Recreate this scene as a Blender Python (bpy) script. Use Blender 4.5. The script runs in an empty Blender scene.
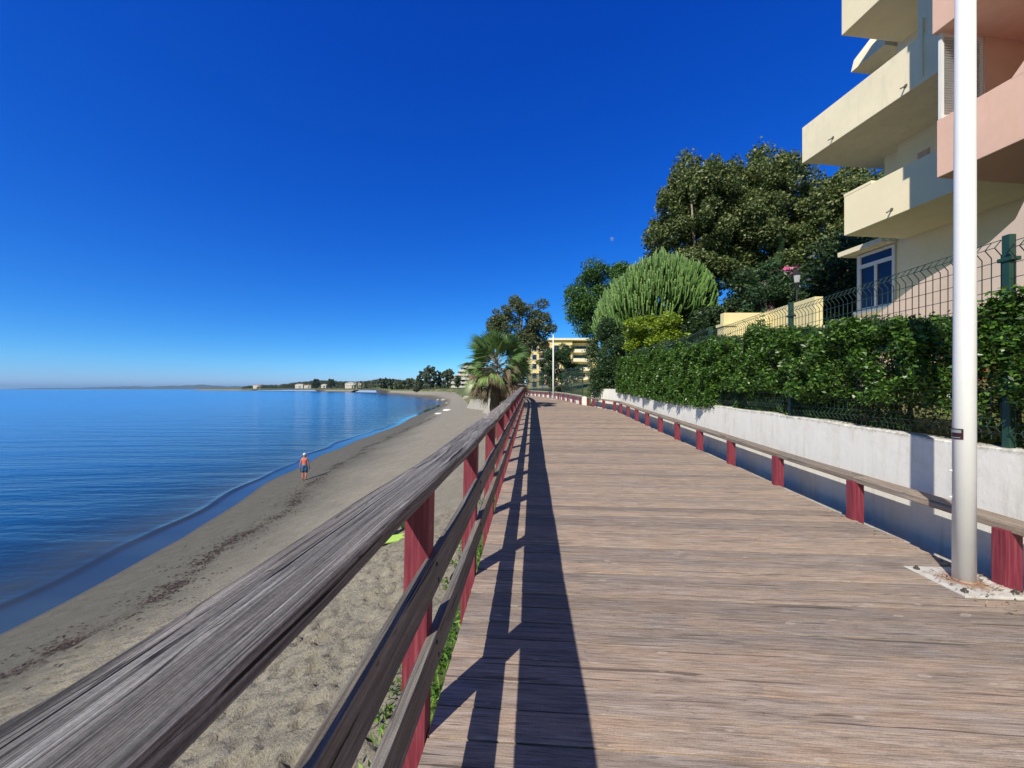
import bpy, math, random
import numpy as np
from mathutils import Vector, Matrix
R = math.radians
random.seed(7); rng = np.random.default_rng(11)
S = bpy.context.scene
COL = S.collection

# ---------------------------------------------------------------- camera
cam = bpy.data.cameras.new('camera'); co = bpy.data.objects.new('camera', cam); COL.objects.link(co)
co.location = (0, 0, 1.6); co.rotation_euler = (R(90), 0, 0)
cam.sensor_width = 36; cam.lens = 385/1024*36; cam.shift_y = 5/1024
cam.clip_start = 0.05; cam.clip_end = 90000
S.camera = co
# ---------------------------------------------------------------- world and sun
SUN_AZ = 214.8; SUN_EL = 40.7
W = bpy.data.worlds.new('World'); S.world = W; W.use_nodes = True
nt = W.node_tree; nt.nodes.clear()
sky = nt.nodes.new('ShaderNodeTexSky'); sky.sky_type = 'NISHITA'; sky.sun_disc = False
sky.sun_elevation = R(SUN_EL); sky.sun_rotation = R(SUN_AZ)
sky.altitude = 0; sky.air_density = 1.0; sky.dust_density = 0.15; sky.ozone_density = 3.5
gm = nt.nodes.new('ShaderNodeGamma'); gm.inputs[1].default_value = 1.3
hs = nt.nodes.new('ShaderNodeHueSaturation'); hs.inputs['Saturation'].default_value = 1.22; hs.inputs['Value'].default_value = 0.62
bg = nt.nodes.new('ShaderNodeBackground'); bg.inputs['Strength'].default_value = 0.10
wo = nt.nodes.new('ShaderNodeOutputWorld')
nt.links.new(sky.outputs[0], gm.inputs[0]); nt.links.new(gm.outputs[0], hs.inputs['Color'])
sp = nt.nodes.new('ShaderNodeSeparateColor'); cb = nt.nodes.new('ShaderNodeCombineColor'); nt.links.new(hs.outputs[0], sp.inputs[0])
for ch, (pw, ml) in enumerate(((1.0, .32), (.87, .66*.1087**-.13), (.5, .95*.1087**-.5))):   # deep clear-air blue: per-channel response
    a_ = nt.nodes.new('ShaderNodeMath'); a_.operation = 'POWER'; a_.inputs[1].default_value = pw; nt.links.new(sp.outputs[ch], a_.inputs[0])
    b_ = nt.nodes.new('ShaderNodeMath'); b_.operation = 'MULTIPLY'; b_.inputs[1].default_value = ml; nt.links.new(a_.outputs[0], b_.inputs[0]); q_ = nt.nodes.new('ShaderNodeMath'); q_.operation = 'POWER'; q_.inputs[1].default_value = 3; mn_ = nt.nodes.new('ShaderNodeMath'); mn_.operation = 'MINIMUM'; mn_.inputs[1].default_value = 12; nt.links.new(sp.outputs[ch], mn_.inputs[0]); nt.links.new(mn_.outputs[0], q_.inputs[0])
    m_ = nt.nodes.new('ShaderNodeMath'); m_.operation = 'MULTIPLY_ADD'; m_.inputs[1].default_value = (.0045, .0030, 0)[ch]; nt.links.new(q_.outputs[0], m_.inputs[0]); nt.links.new(b_.outputs[0], m_.inputs[2]); nt.links.new(m_.outputs[0], cb.inputs[ch])
gb = nt.nodes.new('ShaderNodeMath'); gb.operation = 'MULTIPLY_ADD'; gb.inputs[1].default_value = .38   # keep the horizon clean blue
nt.links.new(cb.inputs[1].links[0].from_socket, gb.inputs[0]); nt.links.new(cb.inputs[2].links[0].from_socket, gb.inputs[2]); nt.links.new(gb.outputs[0], cb.inputs[2])
# out-of-view sky, sun side and zenith, dimmed and less blue for darker, neutral shadows
tcw = nt.nodes.new('ShaderNodeTexCoord'); dt = nt.nodes.new('ShaderNodeVectorMath'); dt.operation = 'DOT_PRODUCT'; dt.inputs[1].default_value = (math.sin(R(SUN_AZ)), math.cos(R(SUN_AZ)), 0); nt.links.new(tcw.outputs['Generated'], dt.inputs[0])
mr1 = nt.nodes.new('ShaderNodeMapRange'); mr1.inputs['From Min'].default_value = .08; mr1.inputs['From Max'].default_value = .55; nt.links.new(dt.outputs['Value'], mr1.inputs['Value'])
sz = nt.nodes.new('ShaderNodeSeparateXYZ'); nt.links.new(tcw.outputs['Generated'], sz.inputs[0])
mr2 = nt.nodes.new('ShaderNodeMapRange'); mr2.inputs['From Min'].default_value = .74; mr2.inputs['From Max'].default_value = .97; nt.links.new(sz.outputs['Z'], mr2.inputs['Value'])
mz = nt.nodes.new('ShaderNodeMix'); mz.data_type = 'RGBA'; mz.blend_type = 'MULTIPLY'; mz.inputs[7].default_value = (1.0, .72, .36, 1); nt.links.new(mr1.outputs[0], mz.inputs[0]); nt.links.new(cb.outputs[0], mz.inputs[6])
mz2 = nt.nodes.new('ShaderNodeMix'); mz2.data_type = 'RGBA'; mz2.blend_type = 'MULTIPLY'; mz2.inputs[7].default_value = (.75, .55, .38, 1); nt.links.new(mr2.outputs[0], mz2.inputs[0]); nt.links.new(mz.outputs[2], mz2.inputs[6])
nt.links.new(mz2.outputs[2], bg.inputs[0]); nt.links.new(bg.outputs[0], wo.inputs[0])
sl = bpy.data.lights.new('sun', 'SUN'); sl.energy = 5.0; sl.angle = R(0.53); sl.color = (1.0, 0.935, 0.80)
so = bpy.data.objects.new('sun', sl); COL.objects.link(so)
sd = Vector((math.sin(R(SUN_AZ))*math.cos(R(SUN_EL)), math.cos(R(SUN_AZ))*math.cos(R(SUN_EL)), math.sin(R(SUN_EL))))
so.rotation_euler = (-sd).to_track_quat('-Z', 'Y').to_euler(); so.location = (-20, -20, 30)
S.view_settings.view_transform = 'Standard'; S.view_settings.look = 'None'
S.view_settings.exposure = 0.12; S.view_settings.gamma = 1; S.view_settings.use_curve_mapping = False
S.render.engine = 'CYCLES'
S.cycles.max_bounces = 6; S.cycles.transparent_max_bounces = 16; S.cycles.volume_bounces = 0

# ---------------------------------------------------------------- helpers
def tag(o, label=None, cat=None, group=None, kind=None):
    if label: o['label'] = label
    if cat: o['category'] = cat
    if group: o['group'] = group
    if kind: o['kind'] = kind
    return o
def empty(name, loc, rz=0, label=None, cat=None, group=None):
    o = bpy.data.objects.new(name, None); COL.objects.link(o); o.location = loc; o.rotation_euler = (0, 0, rz)
    o.empty_display_size = .2
    return tag(o, label, cat, group)
def link(name, me, mat, parent=None, keep=True):
    o = bpy.data.objects.new(name, me); COL.objects.link(o)
    if mat is not None:
        for m in (mat if isinstance(mat, (list, tuple)) else [mat]): me.materials.append(m)
    if parent is not None:
        o.parent = parent
        if keep:   # geometry given in world space: undo the parent's own placement
            M = Matrix.Translation(parent.location) @ Matrix.Rotation(parent.rotation_euler[2], 4, 'Z')
            p = parent.parent
            if p is None: o.matrix_parent_inverse = M.inverted()
    return o
def rebase(o, loc):
    """move a top-level mesh object's origin to loc"""
    loc = Vector(loc); o.data.transform(Matrix.Translation(-loc)); o.location = loc; return o
def npmesh(name, v, f, smooth=False, rnd=None, k=None):
    v = np.asarray(v, dtype=np.float32); f = np.asarray(f, dtype=np.int32); n = f.shape[1]
    me = bpy.data.meshes.new(name)
    me.vertices.add(len(v)); me.vertices.foreach_set('co', v.ravel())
    me.loops.add(f.size); me.loops.foreach_set('vertex_index', f.ravel())
    me.polygons.add(len(f)); me.polygons.foreach_set('loop_start', np.arange(0, f.size, n, dtype=np.int32))
    me.polygons.foreach_set('loop_total', np.full(len(f), n, dtype=np.int32))
    me.update(calc_edges=True)
    if smooth: me.polygons.foreach_set('use_smooth', np.ones(len(f), dtype=bool))
    if rnd is not None:
        a = me.attributes.new('rnd', 'FLOAT', 'FACE'); a.data.foreach_set('value', np.asarray(rnd, dtype=np.float32))
    return me
class MB:
    def __init__(s): s.v = []; s.f = []; s.r = []
    def add(s, vs, fs, r=None):
        b = len(s.v); s.v += [tuple(p) for p in vs]; s.f += [tuple(i+b for i in q) for q in fs]
        s.r += [random.random() if r is None else r]*len(fs)
    def box(s, c, d, rz=0, r=None, rx=0, ry=0):
        M = Matrix.Translation(c) @ Matrix.Rotation(rz, 4, 'Z') @ Matrix.Rotation(ry, 4, 'Y') @ Matrix.Rotation(rx, 4, 'X')
        vs = [M @ Vector((x*d[0]/2, y*d[1]/2, z*d[2]/2)) for x in (-1, 1) for y in (-1, 1) for z in (-1, 1)]
        s.add(vs, [(0,1,3,2),(4,6,7,5),(0,4,5,1),(2,3,7,6),(0,2,6,4),(1,5,7,3)], r)
    def bb(s, x0, x1, y0, y1, z0, z1, r=None):
        s.box(((x0+x1)/2, (y0+y1)/2, (z0+z1)/2), (abs(x1-x0), abs(y1-y0), abs(z1-z0)), 0, r)
    def beam(s, p, q, w, h, r=None):
        p = Vector(p); q = Vector(q); d = (q-p).normalized(); up = Vector((0,0,1))
        if abs(d.z) > .95: up = Vector((0,1,0))
        a = d.cross(up).normalized()*w/2; b = a.cross(d).normalized()*h/2
        vs = [o+i*a+j*b for o in (p, q) for i, j in ((-1,-1),(1,-1),(1,1),(-1,1))]
        s.add(vs, [(3,2,1,0),(4,5,6,7),(0,1,5,4),(1,2,6,5),(2,3,7,6),(3,0,4,7)], r)
    def tube(s, pts, rad, n=8, r=None, cap=True):
        pts = [Vector(p) for p in pts]; rad = rad if isinstance(rad, (list, tuple)) else [rad]*len(pts)
        vs = []; m = len(pts); prev = None
        for i, p in enumerate(pts):
            d = (pts[min(i+1, m-1)]-pts[max(i-1, 0)]).normalized()
            if prev is None:
                u = Vector((1,0,0)) if abs(d.x) < .9 else Vector((0,1,0)); a = (u-d*u.dot(d)).normalized()
            else: a = (prev-d*prev.dot(d)).normalized()
            prev = a; b = d.cross(a)
            vs += [p+(a*math.cos(t)+b*math.sin(t))*rad[i] for t in (2*math.pi*k/n for k in range(n))]
        fs = [(i*n+k, i*n+(k+1) % n, (i+1)*n+(k+1) % n, (i+1)*n+k) for i in range(m-1) for k in range(n)]
        if cap: fs += [tuple(reversed(range(n))), tuple((m-1)*n+k for k in range(n))]
        s.add(vs, fs, r)
    def sphere(s, c, rx, ry=None, rz=None, n=12, m=8, r=None):
        ry = ry or rx; rz = rz or rx; vs = [(c[0], c[1], c[2]+rz)]
        for i in range(1, m):
            t = math.pi*i/m
            vs += [(c[0]+rx*math.sin(t)*math.cos(2*math.pi*k/n), c[1]+ry*math.sin(t)*math.sin(2*math.pi*k/n), c[2]+rz*math.cos(t)) for k in range(n)]
        vs.append((c[0], c[1], c[2]-rz)); L = len(vs)-1; fs = []
        for k in range(n):
            fs.append((0, 1+k, 1+(k+1) % n)); fs.append((L, L-n+(k+1) % n, L-n+k))
            for i in range(m-2): fs.append((1+i*n+k, 1+(i+1)*n+k, 1+(i+1)*n+(k+1) % n, 1+i*n+(k+1) % n))
        s.add(vs, fs, r)
    def prism(s, poly, thick_vec, r=None):
        """extrude a 3D polygon by a vector"""
        t = Vector(thick_vec); n = len(poly); vs = [Vector(p) for p in poly]+[Vector(p)+t for p in poly]
        s.add(vs, [tuple(range(n)), tuple(reversed(range(n, 2*n)))]+[(i, i+n, (i+1) % n+n, (i+1) % n) for i in range(n)], r)
    def build(s, name, mat, parent=None, smooth=False, bevel=0, keep=True, loc=None):
        me = bpy.data.meshes.new(name); me.from_pydata([tuple(p) for p in s.v], [], s.f)
        a = me.attributes.new('rnd', 'FLOAT', 'FACE'); a.data.foreach_set('value', s.r)
        me.validate()
        import bmesh
        bm = bmesh.new(); bm.from_mesh(me); bmesh.ops.recalc_face_normals(bm, faces=bm.faces); bm.to_mesh(me); bm.free()
        if smooth:
            for p in me.polygons: p.use_smooth = True
        o = link(name, me, mat, parent, keep)
        if smooth: pass
        if bevel:
            b = o.modifiers.new('bevel', 'BEVEL'); b.width = bevel; b.segments = 2; b.limit_method = 'ANGLE'; b.angle_limit = R(40)
        if loc is not None and parent is None: rebase(o, loc)
        return o

# ---------------------------------------------------------------- materials
def newmat(name):
    m = bpy.data.materials.new(name); m.use_nodes = True; m.node_tree.nodes.clear()
    o = m.node_tree.nodes.new('ShaderNodeOutputMaterial'); return m, m.node_tree, o
def N(t, typ, **kw):
    n = t.nodes.new(typ)
    for k, v in kw.items():
        if k.startswith('i_'):
            key = k[2:]; key = int(key) if key.isdigit() else key.replace('_', ' ')
            n.inputs[key].default_value = v
        else: setattr(n, k, v)
    return n
def ramp(t, pts, interp='LINEAR'):
    n = t.nodes.new('ShaderNodeValToRGB'); e = n.color_ramp.elements; n.color_ramp.interpolation = interp
    while len(e) < len(pts): e.new(.5)
    for i, (p, c) in enumerate(pts):
        e[i].position = p; e[i].color = (c, c, c, 1) if isinstance(c, (int, float)) else (*c, 1)
    return n
def mixc(t, fac, a, b, mode='MIX'):
    n = t.nodes.new('ShaderNodeMix'); n.data_type = 'RGBA'; n.blend_type = mode
    L = t.links.new
    if isinstance(fac, (int, float)): n.inputs[0].default_value = fac
    else: L(fac, n.inputs[0])
    for s_, x in ((6, a), (7, b)):
        if isinstance(x, tuple): n.inputs[s_].default_value = (*x, 1)
        else: L(x, n.inputs[s_])
    return n.outputs[2]
def plain(name, col, rough=.6, var=.12, scale=6, bump=.15, bscale=60, metal=0, dirt=None, spec=.5):
    """painted / rendered surface: base colour with blotchy wear and a fine bump"""
    m, t, o = newmat(name); L = t.links.new
    tc = N(t, 'ShaderNodeTexCoord')
    n1 = N(t, 'ShaderNodeTexNoise', i_Scale=scale, i_Detail=6, i_Roughness=.65); L(tc.outputs['Object'], n1.inputs['Vector'])
    r1 = ramp(t, [(.3, 1-var), (.7, 1+var*.3)]); L(n1.outputs[0], r1.inputs[0])
    c = mixc(t, 1.0, col, r1.outputs[0], 'MULTIPLY')
    if dirt:
        mp = N(t, 'ShaderNodeMapping'); mp.inputs['Scale'].default_value = (3, 3, .5); L(tc.outputs['Object'], mp.inputs[0])
        n3 = N(t, 'ShaderNodeTexNoise', i_Scale=2.2, i_Detail=8, i_Roughness=.7); L(mp.outputs[0], n3.inputs['Vector'])
        r3 = ramp(t, [(.52, 0.0), (.75, 1.0)]); L(n3.outputs[0], r3.inputs[0]); c = mixc(t, r3.outputs[0], c, dirt)
    n2 = N(t, 'ShaderNodeTexNoise', i_Scale=bscale, i_Detail=4); L(tc.outputs['Object'], n2.inputs['Vector'])
    b = N(t, 'ShaderNodeBump', i_Strength=bump, i_Distance=.01); L(n2.outputs[0], b.inputs['Height'])
    p = N(t, 'ShaderNodeBsdfPrincipled', i_Roughness=rough, i_Metallic=metal); L(c, p.inputs['Base Color']); L(b.outputs[0], p.inputs['Normal'])
    p.inputs['Specular IOR Level'].default_value = spec
    L(p.outputs[0], o.inputs[0]); return m
def leafmat(name, c1, c2, c3, trans=.3, rough=.45, spec=.5):
    m, t, o = newmat(name); L = t.links.new
    a = N(t, 'ShaderNodeAttribute', attribute_name='rnd')
    r = ramp(t, [(0, c1), (.55, c2), (1, c3)]); L(a.outputs['Fac'], r.inputs[0])
    p = N(t, 'ShaderNodeBsdfPrincipled', i_Roughness=rough); L(r.outputs[0], p.inputs['Base Color']); p.inputs['Specular IOR Level'].default_value = spec
    tr = N(t, 'ShaderNodeBsdfTranslucent'); g = mixc(t, .5, r.outputs[0], (.15, .3, .02)); L(r.outputs[0], tr.inputs[0])
    mx = N(t, 'ShaderNodeMixShader'); mx.inputs[0].default_value = trans
    L(p.outputs[0], mx.inputs[1]); L(tr.outputs[0], mx.inputs[2]); L(mx.outputs[0], o.inputs[0]); return m
def woodmat(name, along, rot, dark, mid, light, extra, bump=.5, cross=22, knots=True, perplank=True, contrast=1.0, fine=7, along_s=1.0, crack=1, vein=.8, vw=.008, tint=1.0):
    """weathered timber; 'along' = axis index of the grain after rotating by rot about z"""
    m, t, o = newmat(name); L = t.links.new
    tc = N(t, 'ShaderNodeTexCoord'); at = N(t, 'ShaderNodeAttribute', attribute_name='rnd')
    mr = N(t, 'ShaderNodeMapping'); mr.inputs['Rotation'].default_value = (0, 0, rot); L(tc.outputs['Object'], mr.inputs[0])
    off = N(t, 'ShaderNodeVectorMath', operation='SCALE'); off.inputs[0].default_value = (37.3, 11.7, 23.1); L(at.outputs['Fac'], off.inputs['Scale'])
    ad = N(t, 'ShaderNodeVectorMath', operation='ADD'); L(mr.outputs[0], ad.inputs[0]); L(off.outputs[0], ad.inputs[1])
    # wavy grain: distort the cross axes by slow noise
    def scaled(sa, sc):
        s = [sc, sc, sc]; s[along] = sa
        mp = N(t, 'ShaderNodeMapping'); mp.inputs['Scale'].default_value = s; L(ad.outputs[0], mp.inputs[0]); return mp.outputs[0]
    w = N(t, 'ShaderNodeTexNoise', i_Scale=1, i_Detail=2); L(scaled(1.3, 5), w.inputs['Vector'])
    ws = N(t, 'ShaderNodeVectorMath', operation='SCALE'); L(w.outputs['Color'], ws.inputs[0]); ws.inputs['Scale'].default_value = 1.6
    def noise(sa, sc, det=5, rgh=.6, dist=True):
        n = N(t, 'ShaderNodeTexNoise', i_Scale=1, i_Detail=det, i_Roughness=rgh)
        v = scaled(sa, sc)
        if dist:
            a2 = N(t, 'ShaderNodeVectorMath', operation='ADD'); L(v, a2.inputs[0]); L(ws.outputs[0], a2.inputs[1]); v = a2.outputs[0]
        L(v, n.inputs['Vector']); return n.outputs[0]
    g1 = noise(along_s, cross, 7, .68); g2 = noise(2.2*along_s, cross*fine/2, 4, .7); g3 = noise(1.2*along_s, cross*.3, 4, .55)
    r1 = ramp(t, [(.33, dark), (.48, mid), (.66, light)]); L(g1, r1.inputs[0])
    r3 = ramp(t, [(.42, 0.0), (.62, 1.0)]); L(g3, r3.inputs[0])
    c = mixc(t, r3.outputs[0], r1.outputs[0], extra); 
    mul = N(t, 'ShaderNodeMath', operation='MULTIPLY'); L(r3.outputs[0], mul.inputs[0]); mul.inputs[1].default_value = .55
    t.links.remove([l for l in t.links if l.from_node == r3 and l.to_node.bl_idname == 'ShaderNodeMix'][0]) 
    mixn = c.node; L(mul.outputs[0], mixn.inputs[0])
    r2 = ramp(t, [(.32, 1-.55*contrast), (.5, 1.0), (.7, 1+.16*contrast)]); L(g2, r2.inputs[0])
    c = mixc(t, 1.0, c, r2.outputs[0], 'MULTIPLY')
    gc = noise(.7, cross*.8, 2, .4); rc = ramp(t, [(.30, 1.0), (.325, 0.0)]); L(gc, rc.inputs[0])
    if crack: c = mixc(t, rc.outputs[0], c, tuple(x*.22 for x in dark))
    else: c = mixc(t, rc.outputs[0], c, tuple(x*.75 for x in dark))
    gk = noise(.3, cross*.30, 2, .45); ab = N(t, 'ShaderNodeMath', operation='SUBTRACT'); L(gk, ab.inputs[0]); ab.inputs[1].default_value = .5
    ab2 = N(t, 'ShaderNodeMath', operation='ABSOLUTE'); L(ab.outputs[0], ab2.inputs[0]); rk2 = ramp(t, [(.0, vein), (vw*.6, vein*.6), (vw, 0.0)]); L(ab2.outputs[0], rk2.inputs[0])
    c = mixc(t, rk2.outputs[0], c, tuple(x*.35 for x in dark))
    gn = N(t, 'ShaderNodeTexNoise', i_Scale=130, i_Detail=5, i_Roughness=.7); L(tc.outputs['Object'], gn.inputs['Vector']); rg = ramp(t, [(.3, .78), (.5, 1.0), (.7, 1.2)]); L(gn.outputs[0], rg.inputs[0]); c = mixc(t, 1.0, c, rg.outputs[0], 'MULTIPLY')
    gp = noise(along_s*.8, cross*.14, 4, .6); rgp = ramp(t, [(.35, (1-.13*tint, 1-.12*tint, 1-.09*tint)), (.5, (1, 1, 1)), (.65, (1+.08*tint, 1.0, 1-.08*tint))]); L(gp, rgp.inputs[0]); c = mixc(t, 1.0, c, rgp.outputs[0], 'MULTIPLY')
    if perplank:
        rp = ramp(t, [(0, (.74, .75, .77)), (.3, (.92, .93, .95)), (.65, (1.04, 1.0, .97)), (1, (1.14, 1.10, 1.05))]); L(at.outputs['Fac'], rp.inputs[0]); c = mixc(t, 1.0, c, rp.outputs[0], 'MULTIPLY')
    if knots:
        vo = N(t, 'ShaderNodeTexVoronoi', i_Scale=1.0); L(scaled(3.0, 8.0), vo.inputs['Vector'])
        rk = ramp(t, [(0.0, .0), (.03, .45), (.05, .15), (.08, .55), (.12, 0.0)]); L(vo.outputs['Distance'], rk.inputs[0])
        c = mixc(t, rk.outputs[0], c, tuple(min(1, x*1.25) for x in light))
    hsum = N(t, 'ShaderNodeMath', operation='ADD'); L(g1, hsum.inputs[0]); L(g2, hsum.inputs[1])
    sub = N(t, 'ShaderNodeMath', operation='SUBTRACT'); L(hsum.outputs[0], sub.inputs[0]); L(rc.outputs[0], sub.inputs[1])
    b = N(t, 'ShaderNodeBump', i_Strength=bump, i_Distance=.006); L(sub.outputs[0], b.inputs['Height'])
    p = N(t, 'ShaderNodeBsdfPrincipled', i_Roughness=.78); L(c, p.inputs['Base Color']); L(b.outputs[0], p.inputs['Normal'])
    p.inputs['Specular IOR Level'].default_value = .25
    L(p.outputs[0], o.inputs[0]); return m

M_deck = woodmat('deck_timber', 0, R(4.3), (.235,.187,.157), (.355,.287,.245), (.49,.415,.365), (.40,.305,.24), bump=.5, cross=46, contrast=.9, along_s=2.6, crack=0, vein=.4, vw=.006, tint=.8)
M_rail = woodmat('rail_timber', 1, R(3.1), (.085,.078,.072), (.275,.255,.24), (.58,.55,.525), (.23,.205,.185), bump=1.0, cross=70, knots=False, contrast=1.3, fine=7, along_s=.8, vein=1.0, vw=.007, tint=.4)
M_rail2 = woodmat('board_timber', 1, R(3.1), (.11,.10,.09), (.21,.195,.178), (.34,.32,.295), (.20,.178,.155), bump=.5, cross=60, knots=False, contrast=.7, along_s=1.6)
M_bench = woodmat('low_rail_timber', 1, R(4.3), (.16,.135,.115), (.28,.24,.205), (.42,.37,.33), (.30,.235,.19), bump=.5, cross=60, knots=False, contrast=.8, along_s=1.6)

def postmat():
    m, t, o = newmat('red_paint'); L = t.links.new
    tc = N(t, 'ShaderNodeTexCoord'); at = N(t, 'ShaderNodeObjectInfo')
    mp = N(t, 'ShaderNodeMapping'); mp.inputs['Scale'].default_value = (60, 60, 2.2); L(tc.outputs['Object'], mp.inputs[0])
    n = N(t, 'ShaderNodeTexNoise', i_Scale=1, i_Detail=5, i_Roughness=.6); L(mp.outputs[0], n.inputs['Vector'])
    r = ramp(t, [(.3, (.125, .015, .030)), (.5, (.19, .024, .045)), (.68, (.27, .060, .082))]); L(n.outputs[0], r.inputs[0])
    n2 = N(t, 'ShaderNodeTexNoise', i_Scale=9, i_Detail=8, i_Roughness=.75); L(tc.outputs['Object'], n2.inputs['Vector'])
    r2 = ramp(t, [(.62, 0.0), (.72, .7)]); L(n2.outputs[0], r2.inputs[0])
    c = mixc(t, r2.outputs[0], r.outputs[0], (.42, .24, .23))
    rc = ramp(t, [(.29, 1.0), (.33, 0.0)]); L(n.outputs[0], rc.inputs[0]); c = mixc(t, rc.outputs[0], c, (.08, .01, .02))
    b = N(t, 'ShaderNodeBump', i_Strength=.5, i_Distance=.004); L(n.outputs[0], b.inputs['Height'])
    p = N(t, 'ShaderNodeBsdfPrincipled', i_Roughness=.6); L(c, p.inputs['Base Color']); L(b.outputs[0], p.inputs['Normal']); L(p.outputs[0], o.inputs[0]); return m
M_red = postmat()

def sandmat():
    m, t, o = newmat('sand'); L = t.links.new
    tc = N(t, 'ShaderNodeTexCoord'); at = N(t, 'ShaderNodeAttribute', attribute_name='wet')
    def noi(s, d=6, r=.65):
        n = N(t, 'ShaderNodeTexNoise', i_Scale=s, i_Detail=d, i_Roughness=r); L(tc.outputs['Object'], n.inputs['Vector']); return n.outputs[0]
    a = noi(.25); b_ = noi(2.5, 8, .7); c_ = noi(45, 3); d_ = noi(16, 6, .68)
    r = ramp(t, [(.3, (.245, .222, .180)), (.7, (.34, .31, .255))]); L(b_, r.inputs[0])
    rd = ramp(t, [(.35, (.122, .115, .094)), (.7, (.165, .156, .130))]); L(b_, rd.inputs[0])
    nz = N(t, 'ShaderNodeMath', operation='MULTIPLY_ADD'); L(a, nz.inputs[0]); nz.inputs[1].default_value = .5; 
    L(at.outputs['Fac'], nz.inputs[2])
    rr = ramp(t, [(.45, 0.0), (.84, 1.0)]); L(nz.outputs[0], rr.inputs[0])
    c = mixc(t, rr.outputs[0], r.outputs[0], rd.outputs[0])
    r5 = ramp(t, [(.3, .68), (.6, 1.08)]); L(c_, r5.inputs[0]); c = mixc(t, 1.0, c, r5.outputs[0], 'MULTIPLY')
    # soaked strip at the water's edge
    rw = ramp(t, [(.970, 0.0), (.990, 1.0)]); L(at.outputs['Fac'], rw.inputs[0])
    c = mixc(t, rw.outputs[0], c, (.10, .088, .075))
    ad = N(t, 'ShaderNodeMath', operation='ADD'); L(d_, ad.inputs[0]); mu = N(t, 'ShaderNodeMath', operation='MULTIPLY'); L(c_, mu.inputs[0]); mu.inputs[1].default_value = .25; L(mu.outputs[0], ad.inputs[1])
    bst = N(t, 'ShaderNodeMath', operation='MULTIPLY_ADD'); L(rr.outputs[0], bst.inputs[0]); bst.inputs[1].default_value = -.5; bst.inputs[2].default_value = .95
    b = N(t, 'ShaderNodeBump', i_Distance=.05); L(bst.outputs[0], b.inputs['Strength']); L(ad.outputs[0], b.inputs['Height'])
    p = N(t, 'ShaderNodeBsdfPrincipled'); L(c, p.inputs['Base Color']); L(b.outputs[0], p.inputs['Normal'])
    ro = ramp(t, [(0, .9), (1, .35)]); L(rw.outputs[0], ro.inputs[0]); L(ro.outputs[0], p.inputs['Roughness'])
    p.inputs['Specular IOR Level'].default_value = .2
    L(p.outputs[0], o.inputs[0]); return m
M_sand = sandmat()
def groundmat():
    m, t, o = newmat('garden_soil_and_grass'); L = t.links.new
    tc = N(t, 'ShaderNodeTexCoord')
    n = N(t, 'ShaderNodeTexNoise', i_Scale=.12, i_Detail=8, i_Roughness=.6); L(tc.outputs['Object'], n.inputs['Vector'])
    n2 = N(t, 'ShaderNodeTexNoise', i_Scale=14, i_Detail=6, i_Roughness=.7); L(tc.outputs['Object'], n2.inputs['Vector'])
    r = ramp(t, [(.38, (.055, .10, .018)), (.52, (.13, .15, .04)), (.66, (.27, .22, .12))]); L(n.outputs[0], r.inputs[0])
    r2 = ramp(t, [(.3, .6), (.7, 1.25)]); L(n2.outputs[0], r2.inputs[0]); c = mixc(t, 1.0, r.outputs[0], r2.outputs[0], 'MULTIPLY')
    b = N(t, 'ShaderNodeBump', i_Strength=.8, i_Distance=.05); L(n2.outputs[0], b.inputs['Height'])
    p = N(t, 'ShaderNodeBsdfPrincipled', i_Roughness=.9); L(c, p.inputs['Base Color']); L(b.outputs[0], p.inputs['Normal']); L(p.outputs[0], o.inputs[0]); return m
M_ground = groundmat()
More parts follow.
